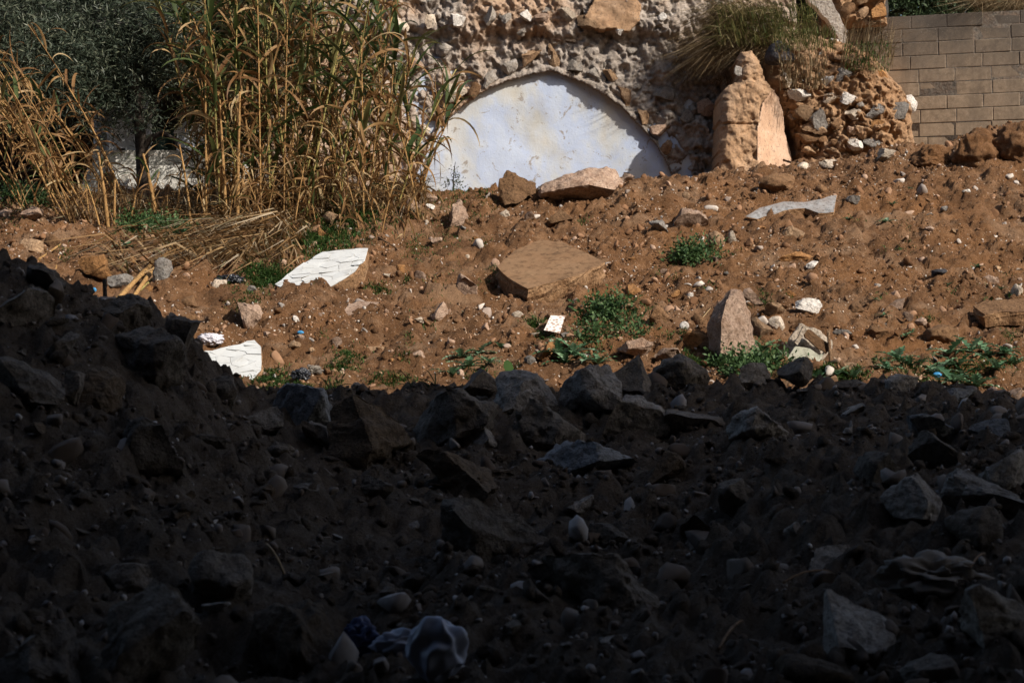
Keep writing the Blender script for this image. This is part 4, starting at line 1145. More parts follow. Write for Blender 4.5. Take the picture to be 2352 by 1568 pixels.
while k < 70:
    u, v = random.uniform(1790, 2090), random.uniform(110, 360)
    cu, cv = np.array([[u]]), np.array([[v]])
    if not in_poly(cu, cv, CP)[0, 0]: continue
    k += 1
    d = 0.55 * math.sqrt(max(0, 1 - (1 - min(1, edge_dist(cu, cv, CP)[0, 0] / 110)) ** 2)) - min(1, max(0, (240 - v) / 150.0)) * 0.25
    r = random.uniform(4, 11)
    pstone(RC, (u - r, v - r * .8, u + r * random.uniform(.7, 1.4), v + r * .8), random.choice(['tan', 'earthy', 'earthy', 'pink', 'grey', 'tan']), YC - d - 0.01, level=2, rough=.1)
stone((2076, 216, 2108, 256), 'white', 'bright white stone sticking out at the right edge of the rubble core', Y=21.6, planes=14, level=3)
stone((1757, 90, 1826, 142), 'basalt', 'dark blue grey basalt boulder lying on top of the ruined wall', Y=21.05, level=4, planes=8, round_=.3)
stone((1684, 150, 1705, 172), 'grey', 'dark stone lodged in the broken top of the pillar', Y=20.7, level=3)

# --- upper end of the ruin: dark hole, tilted white plaster, stub of orange stones
YU = 22.4
UE = empty('ruin_stub', P(1900, 60, YU), 'upper stub of the ruin with a dark hole and a leaning white plaster slab', 'wall')
relief('jamb', YU, (1770, -170, 1830, 130), 0.015, lambda U, V: (U > 1782 + 6 * pn(V / 20, 1.0)) & (U < 1812 + 8 * pn(V / 25, 3.0)), lambda X, Z, U, V: 0.05 * fbm(X * 5, Z * 5, 1, 4), 0.5, 'adobe', UE)
relief('stub', YU, (1895, -170, 2045, 60), 0.013, lambda U, V: U < 2036 + 6 * pn(V / 14, 1.0), lambda X, Z, U, V: 0.04 * fbm(X * 5, Z * 5, 1, 4) + 0.10 * fbm(X * 4, Z * 5, 9, 4, .6) - 0.1 * np.abs(fbm(X * 5, Z * 6, 2, 3)), 0.5, 'core', UE)
relief('dark_hole_backing', YU + 1.0, (1650, -170, 2045, 200), 0.04, lambda U, V: U > 0, lambda X, Z, U, V: 0.08 * fbm(X * 4, Z * 4, 1, 4), 0.3, 'shell', UE)  # dark backing, the hole's shade put into its colour
relief('lintel', YU, (1770, -190, 1925, -60), 0.03, lambda U, V: U > 0, lambda X, Z, U, V: 0.05 * fbm(X * 4, Z * 4, 1, 4), 0.9, 'core', UE)
pr = prism('plaster_slab', [(1842, -40), (1890, -40), (1912, 5), (1930, 40), (1946, 70), (1944, 112), (1928, 92), (1905, 50), (1880, 22), (1858, 5)], 22.1, 0.16, 'white', UE, lambda u, v: 0.002 * (v - 40), 1.5)
for bb, mt in [((1930, 5, 1965, 45), 'earthy'), ((1968, 15, 1996, 42), 'tan'), ((1955, -20, 2000, 12), 'tan'), ((2000, 5, 2035, 45), 'orange'), ((2005, -35, 2034, 2), 'tan'), ((1920, -30, 1950, 0), 'orange')]:
    pstone(UE, bb, mt, YU - 0.1)

# --- concrete block wall
m_, nt_, b_ = material('weathered_concrete_block')
co_ = coords(nt_, True)
sp_ = N(nt_, 'ShaderNodeSeparateXYZ'); nt_.links.new(co_, sp_.inputs[0])
c_ = ramp(nt_, noise(nt_, co_, 16, 8, 0.75), [(0.3, (0.14, 0.102, 0.070)), (0.55, (0.27, 0.203, 0.14)), (0.75, (0.38, 0.295, 0.21))])
oi_ = nt_.nodes.new('ShaderNodeObjectInfo')
c_ = mix(nt_, math_n(nt_, 'MULTIPLY', oi_.outputs['Random'], 0.45), c_, (0.27, 0.205, 0.145))
edge_ = N(nt_, 'ShaderNodeMapRange'); nt_.links.new(math_n(nt_, 'ADD', sp_.outputs['X'], math_n(nt_, 'MULTIPLY', noise(nt_, co_, 2.2, 4), 1.6)), edge_.inputs['Value'])
edge_.inputs['From Min'].default_value = 5.3; edge_.inputs['From Max'].default_value = 4.5
c_ = mix(nt_, math_n(nt_, 'MULTIPLY', edge_.outputs[0], 0.55), c_, (0.37, 0.215, 0.105))          # earth washed over its left end
lic = N(nt_, 'ShaderNodeMapRange'); nt_.links.new(math_n(nt_, 'ADD', sp_.outputs['Z'], math_n(nt_, 'MULTIPLY', noise(nt_, co_, 3.0, 6, 0.7), 1.1)), lic.inputs['Value'])
lic.inputs['From Min'].default_value = 5.45; lic.inputs['From Max'].default_value = 6.35
c_ = mix(nt_, math_n(nt_, 'MULTIPLY', lic.outputs[0], 0.8), c_, (0.065, 0.06, 0.055))           # black lichen on the upper courses
c_ = mix(nt_, ramp(nt_, noise(nt_, co_, 90, 3, 0.6), [(0.62, (0, 0, 0)), (0.72, (0.6, 0.6, 0.6))]), c_, (0.42, 0.38, 0.33))
mp = N(nt_, 'ShaderNodeMapping'); mp.inputs['Scale'].default_value = (5.0, 5.0, 0.9); nt_.links.new(co_, mp.inputs[0])
c_ = mix(nt_, math_n(nt_, 'MULTIPLY', ramp(nt_, noise(nt_, mp.outputs[0], 1.0, 6, 0.65), [(0.45, (0, 0, 0)), (0.68, (1, 1, 1))]), 0.6), c_, (0.10, 0.08, 0.062))
nt_.links.new(c_, b_.inputs['Base Color'])
bump(nt_, b_, noise(nt_, co_, 70, 6, 0.75), 0.7, 0.008)
M['block'] = m_
A = P(1870, 0, 22.75); B = P(2460, 0, 21.95)
A.z = B.z = 0
dv = (B - A); LB = dv.length; dv.normalize(); ang = math.atan2(dv.y, dv.x)
ztop = P(1985, 43, 22.55).z
BW = empty('block_wall', (A.x, A.y, ztop - 1.6), 'weathered concrete block wall at the right behind the bank', 'wall')
BW.rotation_euler = (0, 0, ang)
def block_mesh(l, h, d, seed):
    bm = bmesh.new()
    bmesh.ops.create_cube(bm, size=1.0)
    r = random.Random(seed)
    for v in bm.verts: v.co = Vector((v.co.x * l, v.co.y * d, v.co.z * h)) + Vector((r.uniform(-.003, .003), r.uniform(-.004, .004), r.uniform(-.002, .002)))
    bmesh.ops.bevel(bm, geom=bm.edges, offset=0.005, segments=1, affect='EDGES')
    me = bpy.data.meshes.new('block'); bm.to_mesh(me); bm.free(); me.materials.append(M['block'])
    return me
BH, BL = 0.152, 0.397
bm3 = [block_mesh(BL - 0.010, BH - 0.007, 0.15, s) for s in range(4)]
bmh = [block_mesh(BL / 2 - 0.010, BH - 0.009, 0.15, s) for s in range(2)]
for r in range(12):
    off = [0.0, 0.5, 0.02, 0.48, 0.97][r % 5] * BL + (0.1 if r % 3 == 0 else 0)
    x = -BL + off
    while x < LB:
        half = random.random() < 0.07
        l = BL / 2 if half else BL
        o = obj('block', random.choice(bmh if half else bm3), BW, None, (x + l / 2, random.uniform(-.004, .004), 1.6 - BH * (r + 0.5)))
        x += l
core_me = box_mesh('mortar_core', -BL, LB + 0.2, -0.070, 0.06, -0.4, 1.6 - 0.004)
obj('mortar_core', core_me, BW, rock_mat('dark_joint_mortar', (0.06, 0.05, 0.042), (0.13, 0.11, 0.09), soil_amt=0.3))

# ================================================================== shed, steps and torn sheets behind the reeds
M['dark_wood'] = rock_mat('dark_brown_boards', (0.035, 0.018, 0.010), (0.085, 0.042, 0.022), soil=(0.03, 0.02, 0.012), soil_amt=0.3, sc=4)
SH = empty('wooden_shed', P(100, 450, 22.6), 'dark brown boarded shed under the olive tree at the left', 'shed')
for i in range(11):
    v0 = 150 + i * 29
    a = P(-140, v0 + 27, 22.4) - SH.location; b2 = P(203, v0, 22.4) - SH.location
    obj('board', box_mesh('board', a.x, b2.x, -0.2 + random.uniform(-.01, .01), -0.14, a.z, b2.z), SH, M['dark_wood'])
a = P(-150, 480, 22.6) - SH.location; b2 = P(700, -190, 22.6) - SH.location
obj('back_wall', box_mesh('back_wall', a.x, b2.x + 0.0, 0.35, 0.55, a.z, b2.z), SH, M['shell'])
a = P(-150, 130, 21.4) - SH.location; b2 = P(640, 110, 21.4) - SH.location
obj('roof', box_mesh('roof', a.x, b2.x, -1.5, 0.6, a.z + 0.12, b2.z + 0.16), SH, M['dark_wood'])  # unseen overhang behind the crown, added to shade the boards
for u in (-60, 206):
    p = P(u, 470, 22.35) - SH.location
    obj('post', box_mesh('post', p.x - .05, p.x + .05, -0.33, -0.205, p.z - .2, p.z + 1.7), SH, M['dark_wood'])
ST = empty('stone_steps', P(380, 462, 20.9), 'pale ribbed stone steps glimpsed behind the reeds', 'steps')
M['pale_step'] = rock_mat('pale_weathered_stone', (0.55, 0.53, 0.48), (0.76, 0.74, 0.68), soil_amt=0.12, vary=0.1, sc=4)
for i, (ua, ub, va, vb, yy) in enumerate([(212, 560, 345, 380, 21.35), (200, 570, 379, 412, 21.15), (190, 590, 411, 442, 20.95), (185, 600, 441, 480, 20.75)]):
    a = P(ua, vb, yy) - ST.location; b2 = P(ub, va, yy) - ST.location
    _seed[0] += 1
    v, f = rough_hull([Vector((x, y, z)) for x in (a.x, b2.x) for y in (yy - 20.9, yy - 20.9 + 0.32) for z in (a.z, b2.z)], 0.06, 0.008, _seed[0], 6)
    obj('step', mesh_np('step', v, [f]), ST, M['pale_step'])
def sheet(name, poly, Y, mat, label, cat, fold=0.05, fs=14.0):
    xs = [p[0] for p in poly]; vs2 = [p[1] for p in poly]
    root_loc = P(sum(xs) / len(xs), max(vs2), Y)
    e = empty(name, root_loc)
    o = relief(name, Y, (min(xs), min(vs2), max(xs), max(vs2)), 0.018, lambda U, V: in_poly(U + 6 * pn(U / 12, V / 12), V + 8 * pn(U / 9, V / 30), poly),
               lambda X, Z, U, V: fold * np.sin(X * fs + 2 * pn(X * 3, Z * 1.5)) + fold * fbm(X * 4, Z * 1.5, Y, 3), -fold * 0 + 0.004, mat, e)
    o.parent = None; o.location = root_loc
    bpy.data.objects.remove(e)
    # a sheet is thin cloth: its back follows its front
    me = o.data
    return tag(o, label, cat)
m_, nt_, b_ = material('torn_plastic_sheet')
c_ = ramp(nt_, noise(nt_, coords(nt_, True), 9, 6, 0.65), [(0.3, (0.60, 0.64, 0.74)), (0.6, (0.82, 0.84, 0.88))])
nt_.links.new(c_, b_.inputs['Base Color']); b_.inputs['Roughness'].default_value = 0.5
M['sheet'] = m_
M['teal'] = island_mat('teal_cloth', [(0, (0.02, 0.08, 0.075)), (1, (0.03, 0.11, 0.10))])
sheet('torn_sheet', [(268, 215), (345, 205), (352, 300), (345, 372), (335, 398), (305, 385), (290, 340), (268, 350), (255, 390), (245, 300)], 21.55, 'sheet', 'torn bluish white sheet hanging behind the trunk at the steps', 'sheet')
sheet('torn_sheet', [(398, 300), (425, 270), (460, 280), (475, 330), (460, 372), (440, 395), (420, 410), (410, 370)], 21.5, 'sheet', 'smaller torn white sheet hanging right of the first one', 'sheet')
sheet('hanging_cloth', [(214, 240), (262, 235), (255, 330), (235, 420), (212, 420)], 21.7, 'sheet', 'pale striped cloth hanging beside the dark shed boards', 'sheet', 0.04, 40)
sheet('hanging_cloth', [(350, 300), (398, 290), (405, 380), (398, 420), (362, 420)], 21.75, 'teal', 'dark teal cloth hanging between the two torn white sheets', 'cloth', 0.04)
b2 = prism('plank', [(238, 398), (262, 390), (262, 430), (228, 478), (205, 478)], 20.6, 0.03, 'dark_wood', None)
tag(b2, 'dark plank leaning on the pale steps', 'plank')

# ================================================================== trees
def leaf_cloud(centers, n, length, width, seed, sprig=9, droop=0.0):
    """a crown as many small leaves set along twigs in the given clumps: centers are (point, radius)"""
    r = np.random.default_rng(seed)
    w = np.array([c[1] ** 2 for c in centers]); w = w / w.sum()
    nt2 = n // sprig
    pick = r.choice(len(centers), nt2, p=w)
    C = np.array([centers[i][0][:] for i in pick]); R = np.array([centers[i][1] for i in pick])
    d = r.normal(size=(nt2, 3)); d /= np.linalg.norm(d, axis=1)[:, None]
    o = C + d * (R * r.uniform(0.15, 1.0, nt2) ** 0.6)[:, None] * np.array([1, .8, .85])
    td = d + r.normal(size=(nt2, 3)) * 0.8 + np.array([0, 0, 0.25 - droop]); td /= np.linalg.norm(td, axis=1)[:, None]
    tl = length * r.uniform(2.0, 4.5, nt2)
    t = np.linspace(0.1, 1, sprig)[None, :, None]
    base = o[:, None, :] + td[:, None, :] * tl[:, None, None] * t + np.array([0, 0, -droop]) * (tl[:, None, None] * t * t)
    base = base.reshape(-1, 3)
    ld = np.repeat(td, sprig, 0) * 0.7 + r.normal(size=(nt2 * sprig, 3)) * 0.75; ld /= np.linalg.norm(ld, axis=1)[:, None]
    sd_ = np.cross(ld, r.normal(size=ld.shape)); sd_ /= np.linalg.norm(sd_, axis=1)[:, None]
    L = length * r.uniform(.6, 1.25, len(ld))[:, None]; W = width * r.uniform(.7, 1.2, len(ld))[:, None]
    v = np.stack([base, base + ld * L * .5 + sd_ * W, base + ld * L, base + ld * L * .5 - sd_ * W], 1).reshape(-1, 3)
    f = np.arange(len(v)).reshape(-1, 4)
    return v, f
def limb(name, pts, r0, r1, mat, parent):
    V, FC = [], []
    pts = [Vector(p) for p in pts]
    n, s = len(pts), 8
    for i, p in enumerate(pts):
        d = (pts[min(i + 1, n - 1)] - pts[max(i - 1, 0)]).normalized()
        x = d.cross(Vector((.2, 1, .1))).normalized(); y = d.cross(x)
        rr = r0 + (r1 - r0) * i / (n - 1)
        for k in range(s):
            w = 2 * math.pi * k / s
            V.append(tuple(p - parent.location + (x * math.cos(w) + y * math.sin(w)) * rr * random.uniform(.85, 1.2)))
    for i in range(n - 1):
        for k in range(s): FC.append((i * s + k, i * s + (k + 1) % s, (i + 1) * s + (k + 1) % s, (i + 1) * s + k))
    me = bpy.data.meshes.new(name); me.from_pydata(V, [], FC)
    for q in me.polygons: q.use_smooth = True
    return obj(name, me, parent, M[mat])
M['bark'] = rock_mat('dark_bark', (0.03, 0.024, 0.02), (0.075, 0.06, 0.048), soil_amt=0.1, sc=6)
M['olive_leaf'] = leaf_mat('olive_leaf', [(0.0, (0.032, 0.046, 0.030)), (0.6, (0.07, 0.092, 0.06)), (0.9, (0.14, 0.155, 0.105)), (1.0, (0.22, 0.23, 0.15))], 0.15, True, 0.5)
M['bush_leaf'] = leaf_mat('dusty_bush_leaf', [(0.0, (0.05, 0.05, 0.022)), (0.5, (0.10, 0.095, 0.045)), (0.85, (0.17, 0.14, 0.075)), (1.0, (0.24, 0.19, 0.11))], 0.2, True)
M['ever_leaf'] = leaf_mat('evergreen_leaf', [(0.0, (0.022, 0.042, 0.018)), (0.7, (0.05, 0.085, 0.035)), (1.0, (0.10, 0.14, 0.06))], 0.2, True)
OT = empty('olive_tree', P(335, 465, 20.6), 'dark grey green olive tree overhanging the shed at the upper left', 'tree')
blobs = [(-30, 40, 80), (60, 20, 90), (150, 30, 80), (240, 40, 85), (330, 60, 70), (20, 130, 80), (110, 120, 90), (200, 140, 85), (285, 150, 75), (70, 190, 55), (150, 205, 60), (235, 225, 60), (300, 250, 50),
         (-40, -60, 90), (80, -80, 100), (200, -70, 100), (310, -50, 90), (-60, 130, 60), (400, 130, 55), (395, 40, 60)]
v, f = leaf_cloud([(P(u, w, 20.5 + random.uniform(-.5, .4)), r * 20.5 / F) for u, w, r in blobs], 70000, 0.075, 0.0058, 1, droop=0.25)
o = obj('crown', mesh_np('crown', v - np.array(OT.location), [f], False), OT, M['olive_leaf'])
limb('trunk', [P(338, 475, 20.6), P(330, 420, 20.6), P(326, 360, 20.6), P(322, 300, 20.6), P(315, 240, 20.5), P(300, 160, 20.5)], .075, .05, 'bark', OT)
limb('limb', [P(328, 345, 20.6), P(345, 318, 20.55), P(372, 305, 20.5), P(400, 320, 20.5), P(420, 350, 20.45)], .035, .015, 'bark', OT)
limb('limb', [P(322, 300, 20.6), P(350, 250, 20.8), P(385, 190, 21.0), P(410, 90, 21.0)], .04, .02, 'bark', OT)
limb('limb', [P(318, 250, 20.55), P(270, 190, 20.8), P(200, 130, 21.0), P(90, 60, 21.0)], .045, .02, 'bark', OT)
limb('limb', [P(305, 180, 20.5), P(280, 90, 20.9), P(240, 0, 21.0), P(220, -80, 21.0)], .04, .02, 'bark', OT)
SB = empty('dusty_shrub', P(480, 460, 21.0), 'brownish green shrub between the olive tree and the tall reeds', 'shrub')
blobs = [(420, 20, 70), (500, 30, 75), (570, 40, 70), (430, 110, 65), (510, 120, 70), (580, 140, 60), (450, 190, 50), (530, 210, 55), (470, 260, 45), (560, 280, 45), (640, 60, 60), (470, -70, 90), (590, -60, 90), (650, 160, 50)]
v, f = leaf_cloud([(P(u, w, 20.9 + random.uniform(-.3, .3)), r * 21 / F) for u, w, r in blobs], 38000, 0.06, 0.006, 2, droop=0.5)
obj('crown', mesh_np('crown', v - np.array(SB.location), [f], False), SB, M['bush_leaf'])
limb('trunk', [P(480, 470, 21.0), P(478, 380, 21.0), P(490, 260, 20.95), P(500, 100, 20.9)], .05, .02, 'bark', SB)
limb('limb', [P(479, 390, 21.0), P(520, 300, 20.95), P(560, 180, 20.9)], .03, .012, 'bark', SB)
for i, (uc, rr, lb) in enumerate([(2090, 60, 'dark evergreen tree rising behind the left end of the block wall'), (2250, 80, 'dark evergreen tree rising behind the middle of the block wall'), (2400, 70, 'evergreen tree behind the right end of the block wall')]):
    T = empty('evergreen_tree', P(uc, 430, 26.0 + i * .4), lb, 'tree')
    bl = [(P(uc + random.uniform(-90, 90), random.uniform(-130, 55), 25.6 + i * .4 + random.uniform(-.7, .7)), random.uniform(.28, .46)) for _ in range(20)]
    v, f = leaf_cloud(bl, 22000, 0.075, 0.013, 20 + i, droop=0.1)
    obj('crown', mesh_np('crown', v - np.array(T.location), [f], False), T, M['ever_leaf'])
    limb('trunk', [P(uc, 430, 26 + i * .4), P(uc + 8, 250, 26 + i * .4), P(uc - 5, 80, 25.9 + i * .4), P(uc, -60, 25.9 + i * .4)], .16, .07, 'bark', T)

# ================================================================== giant reeds
M['reed_green'] = leaf_mat('green_reed_leaf', [(0.0, (0.045, 0.075, 0.022)), (0.5, (0.085, 0.115, 0.035)), (0.85, (0.14, 0.15, 0.05)), (1.0, (0.22, 0.19, 0.07))], 0.35)
M['reed_dry'] = leaf_mat('dry_reed_leaf', [(0.0, (0.16, 0.075, 0.026)), (0.4, (0.29, 0.155, 0.058)), (0.75, (0.41, 0.25, 0.105)), (1.0, (0.58, 0.44, 0.24))], 0.3)
def leaf_strip(name, mat, a0, a1, curl, twist, width=0.10, n=9):
    V, FC = [], []
    p = Vector((0, 0, 0))
    for i in range(n):
        t = i / (n - 1)
        a = a0 + (a1 - a0) * (t ** curl)
        w = width * (0.45 + 0.9 * t if t < 0.3 else 0.72 * (1 - ((t - 0.3) / 0.7) ** 1.6) + 0.004)
        tw = twist * t
        side = Vector((-math.sin(a) * math.sin(tw), math.cos(tw), math.cos(a) * math.sin(tw)))
        up = Vector((-math.sin(a), 0, math.cos(a)))
        for s in (-1, 0, 1):
            V.append(tuple(p + side * (w * s * 0.5) + up * (0.18 * w * abs(s))))
        p = p + Vector((math.cos(a), 0, math.sin(a))) / (n - 1)
    for i in range(n - 1):
        for s in (0, 1): FC.append((i * 3 + s, i * 3 + s + 1, i * 3 + s + 4, i * 3 + s + 3))
    me = bpy.data.meshes.new(name); me.from_pydata(V, [], FC); me.materials.append(M[mat])
    for q in me.polygons: q.use_smooth = True
    return me
GREEN = [leaf_strip('leaf', 'reed_green', *a) for a in [(1.1, 0.3, 1.5, .3), (1.0, -0.3, 1.6, -.4), (1.2, -0.7, 2.0, .6), (0.9, 0.2, 1.2, .2), (0.8, -0.9, 1.6, -.8), (0.6, -.5, 1.4, .5)]]
DRY = [leaf_strip('leaf', 'reed_dry', *a) for a in [(1.0, -1.2, 1.3, .8, .085), (0.9, -1.5, 1.0, -1.5, .075), (0.6, -1.3, .8, 2.2, .08), (1.1, -0.8, 1.8, 1.0, .09), (0.3, -1.5, .7, -2.5, .07), (-0.5, -1.5, .8, 1.5, .07), (0.8, -1.0, 2.2, .4, .10), (1.1, 0.4, 1.5, .5, .085)]]
RG = 'giant reed canes of the tall clump'
def cane(u, Y, height, lean, leany, r, nleaf, greenp, label, group, bend=0.35, tmin=0.2, mat='cane', lmin=.32, lmax=.60, az=None):
    x = (u - CX) * Y / F
    base = Vector((x, Y, float(H(x, Y)) - 0.03))
    root = empty('reed_cane', base, label, 'reed', group)
    top = Vector((lean * height, leany * height, height * (1 - 0.25 * lean * lean)))
    mid = top * 0.5 + Vector((-lean * height * bend * 0.4, 0, height * bend * 0.12))
    o = stick('stem', Vector((0, 0, 0)), top, r, mat, None, None, mid=mid, r1=r * 0.45, parent=root, sides=6, nodes=2)
    o.location = (0, 0, 0)
    paz = random.uniform(0, 6.28)
    for i in range(nleaf):
        t = tmin + (1 - tmin) * (i + random.random()) / nleaf
        p = mid * (2 * t * (1 - t)) + top * (t * t)
        green = random.random() < greenp * (0.35 + 0.9 * t)
        me = random.choice(GREEN if green else DRY)
        a = (paz + (math.pi if i % 2 else 0) + random.gauss(0, .5)) if az is None else az + random.gauss(0, .7)
        l = random.uniform(lmin, lmax) * (1.0 if green else 0.85) * (1.15 - 0.4 * abs(t - .6))
        obj('leaf', me, root, None, p, (random.gauss(0, .25), random.gauss(0, .3), a), (l, l * random.uniform(.8, 1.3), l))
    return root
ZONES = [(455, 560, 'olive side of the tall clump'), (560, 650, 'left of middle of the tall clump'), (650, 745, 'middle of the tall clump'), (745, 850, 'right of middle of the tall clump'), (850, 965, 'arch side of the tall clump')]
LOOK = [(h, c, l, z, f) for h in ('tall', 'medium', 'short') for c in ('tan', 'greenish') for l in ('upright', 'left leaning', 'right leaning') for z in range(5) for f in ('front', 'rear')]
random.shuffle(LOOK)
def cane_look(k):
    w = [0.22, 0.26, 0.24, 0.18, 0.10]
    out, cntz = [], [0] * 5
    for q in LOOK:
        if cntz[q[3]] < w[q[3]] * k and not (q[3] < 1 and q[2] == 'right leaning'):
            cntz[q[3]] += 1; out.append(q)
    return out
for hh, cc, ll, z, fb in cane_look(86):
    u = random.uniform(ZONES[z][0], ZONES[z][1])
    Y = random.uniform(17.5, 18.25) if fb == 'front' else random.uniform(18.35, 19.2)
    h = [2.05, 2.65, 2.7, 2.3, 1.65][z] * {'tall': random.uniform(.98, 1.08), 'medium': random.uniform(.82, .93), 'short': random.uniform(.62, .75)}[hh]
    lean = {'upright': random.gauss(0, .03), 'left leaning': random.uniform(-.3, -.1), 'right leaning': random.uniform(.12, .34)}[ll] + (.06 if z == 4 else 0)
    cane(u, Y, h, lean, random.gauss(-0.02, .07), random.uniform(.006, .0105), random.randint(23, 30), 0.32 if z == 4 else 0.43,
         f'{hh} {ll} {cc} reed cane, {fb} row, {ZONES[z][2]}', RG, mat='cane' if cc == 'tan' else 'cane_green', tmin=.08)
LEFTL = [(a, b, c) for a in ('short', 'mid height', 'long') for b in ('strongly', 'moderately') for c in ('nearest the picture edge', 'second from the edge', 'in the middle', 'nearest the pale steps', 'foremost')]
for a, b, c in LEFTL:
    k = ['nearest the picture edge', 'second from the edge', 'in the middle', 'nearest the pale steps', 'foremost'].index(c)
    u = [80, 140, 200, 275, 190][k] + random.uniform(-28, 28); Y = random.uniform(17.8, 18.6) if k < 4 else 17.5
    cane(u, Y, {'short': 1.1, 'mid height': 1.4, 'long': 1.72}[a] * random.uniform(.95, 1.05), -.68 if b == 'strongly' else -.48, random.gauss(0, .1), random.uniform(.006, .010), random.randint(14, 18), 0.16,
         f'{a} dry reed cane {b} leaning left, {c} in the left clump', 'dry leaning reed canes at the left', lmin=.24, lmax=.45)
for i, (u, h, ln, r, lb) in enumerate([(250, .72, -.12, .019, 'thick pale broken reed stalk rising before the left end of the steps'), (262, .45, .02, .014, 'short stub of reed beside the thick pale stalk'), (360, .62, -.20, .020, 'thickest broken reed stalk, leaning left across the torn white sheet'),
      (300, .55, .25, .010, 'thin broken reed stalk leaning right between the two thick stalks'), (405, .5, .1, .012, 'broken reed stalk before the smaller torn sheet'), (232, .5, -.3, .010, 'thin reed stalk leaning left before the dark boards'),
      (440, .75, -.15, .013, 'bare reed stalk leaning left before the right end of the steps'), (205, .4, -.1, .012, 'low reed stub before the dark plank'), (340, .42, .2, .009, 'short thin reed stub before the middle of the steps'),
      (470, .9, .05, .014, 'upright bare reed stalk at the edge of the tall clump'), (520, 1.1, -.05, .017, 'stout bare brown reed stalk in front of the tall clump'), (545, 1.2, .03, .018, 'stoutest bare reed stalk in front of the tall clump')]):
    cane(u, 17.3 + .12 * (i % 5), h, ln, random.gauss(0, .05), r, random.randint(6, 9), 0.12, lb, 'broken reed stalks', lmin=.15, lmax=.3, tmin=.3)
SHOOT = [(a, b, c) for a in ('low', 'high') for b in ('left bent', 'right bent') for c in range(5)]
for a, b, c in SHOOT:
    u = 500 + c * 100 + random.uniform(-35, 35)
    cane(u, random.uniform(17.1, 17.6), random.uniform(.4, .55) if a == 'low' else random.uniform(.75, .95), random.uniform(.15, .4) * (-1 if b == 'left bent' else 1), -.1, .006, random.randint(12, 16), 0.1,
         f'{a} {b} withered reed shoot, foot of the {ZONES[c][2]}', 'withered reed shoots', lmin=.22, lmax=.42, tmin=.1)

# ================================================================== grass, straw, weeds
def blades(name, roots, h, w, lean, mat, curve=0.5, seed=0, parent=None):
    """blades as bent strips; lean (n,3) is the direction the tip falls to"""
    n = len(roots)
    r = np.random.default_rng(seed)
    up = np.array([0, 0, 1.0])
    h = h[:, None]
    mid = roots + (up * (1 - curve * .4) + lean * curve * 0.6) * h * 0.5
    tip = roots + (up * (1 - curve) + lean * (0.4 + curve)) * h
    sd_ = np.cross(lean + r.normal(size=(n, 3)) * .5, up + r.normal(size=(n, 3)) * .3); sd_ /= np.linalg.norm(sd_, axis=1)[:, None]
    sd_ = sd_ * w
    v = np.stack([roots - sd_, roots + sd_, mid + sd_ * .8, mid - sd_ * .8, tip], 1).reshape(-1, 3)
    b = np.arange(n)[:, None] * 5
    o = obj(name, mesh_np(name, v, [np.concatenate([b, b + 1, b + 2, b + 3], 1), np.concatenate([b + 3, b + 2, b + 4], 1)], True), parent, M[mat])
    o['kind'] = 'stuff'
    return o
M['grass'] = leaf_mat('short_green_grass', [(0.0, (0.025, 0.06, 0.012)), (0.5, (0.055, 0.12, 0.025)), (0.9, (0.10, 0.18, 0.04)), (1.0, (0.22, 0.22, 0.08))], 0.3, True)
M['wall_green'] = leaf_mat('yellowish_wall_grass', [(0.0, (0.06, 0.085, 0.022)), (0.35, (0.12, 0.145, 0.04)), (0.6, (0.22, 0.20, 0.07)), (1.0, (0.36, 0.28, 0.14))], 0.3, True)
M['straw'] = leaf_mat('bleached_straw', [(0.0, (0.20, 0.12, 0.05)), (0.5, (0.38, 0.25, 0.12)), (0.85, (0.52, 0.39, 0.23)), (1.0, (0.62, 0.52, 0.36))], 0.2, True)
M['litter_leaf'] = leaf_mat('fallen_reed_leaf', [(0.0, (0.12, 0.06, 0.022)), (0.4, (0.26, 0.145, 0.055)), (0.7, (0.38, 0.25, 0.12)), (0.9, (0.46, 0.38, 0.27)), (1.0, (0.16, 0.17, 0.06))], 0.2, True)
M['dry_grass'] = leaf_mat('dry_wall_grass', [(0.0, (0.10, 0.065, 0.03)), (0.5, (0.24, 0.165, 0.085)), (0.9, (0.40, 0.30, 0.17)), (1.0, (0.5, 0.42, 0.27))], 0.2, True)
def patch_roots(patches, Y0=11.7, seed=5):
    r = np.random.default_rng(seed)
    out = []
    for (u, v, ru, rv, n) in patches:
        p = hit(u, v, Y0)
        q = hit(u, v - rv, Y0)
        ry = max(0.03, abs(q.y - p.y))
        a = r.normal(size=(n, 2)) * np.array([ru * p.y / F * .55, ry * .55])
        # ragged: tufts
        a = np.round(a / 0.05) * 0.05 + r.normal(size=a.shape) * 0.022
        x, y = p.x + a[:, 0], p.y + a[:, 1]
        out.append(np.stack([x, y, H(x, y) - 0.004], -1))
    return np.concatenate(out)
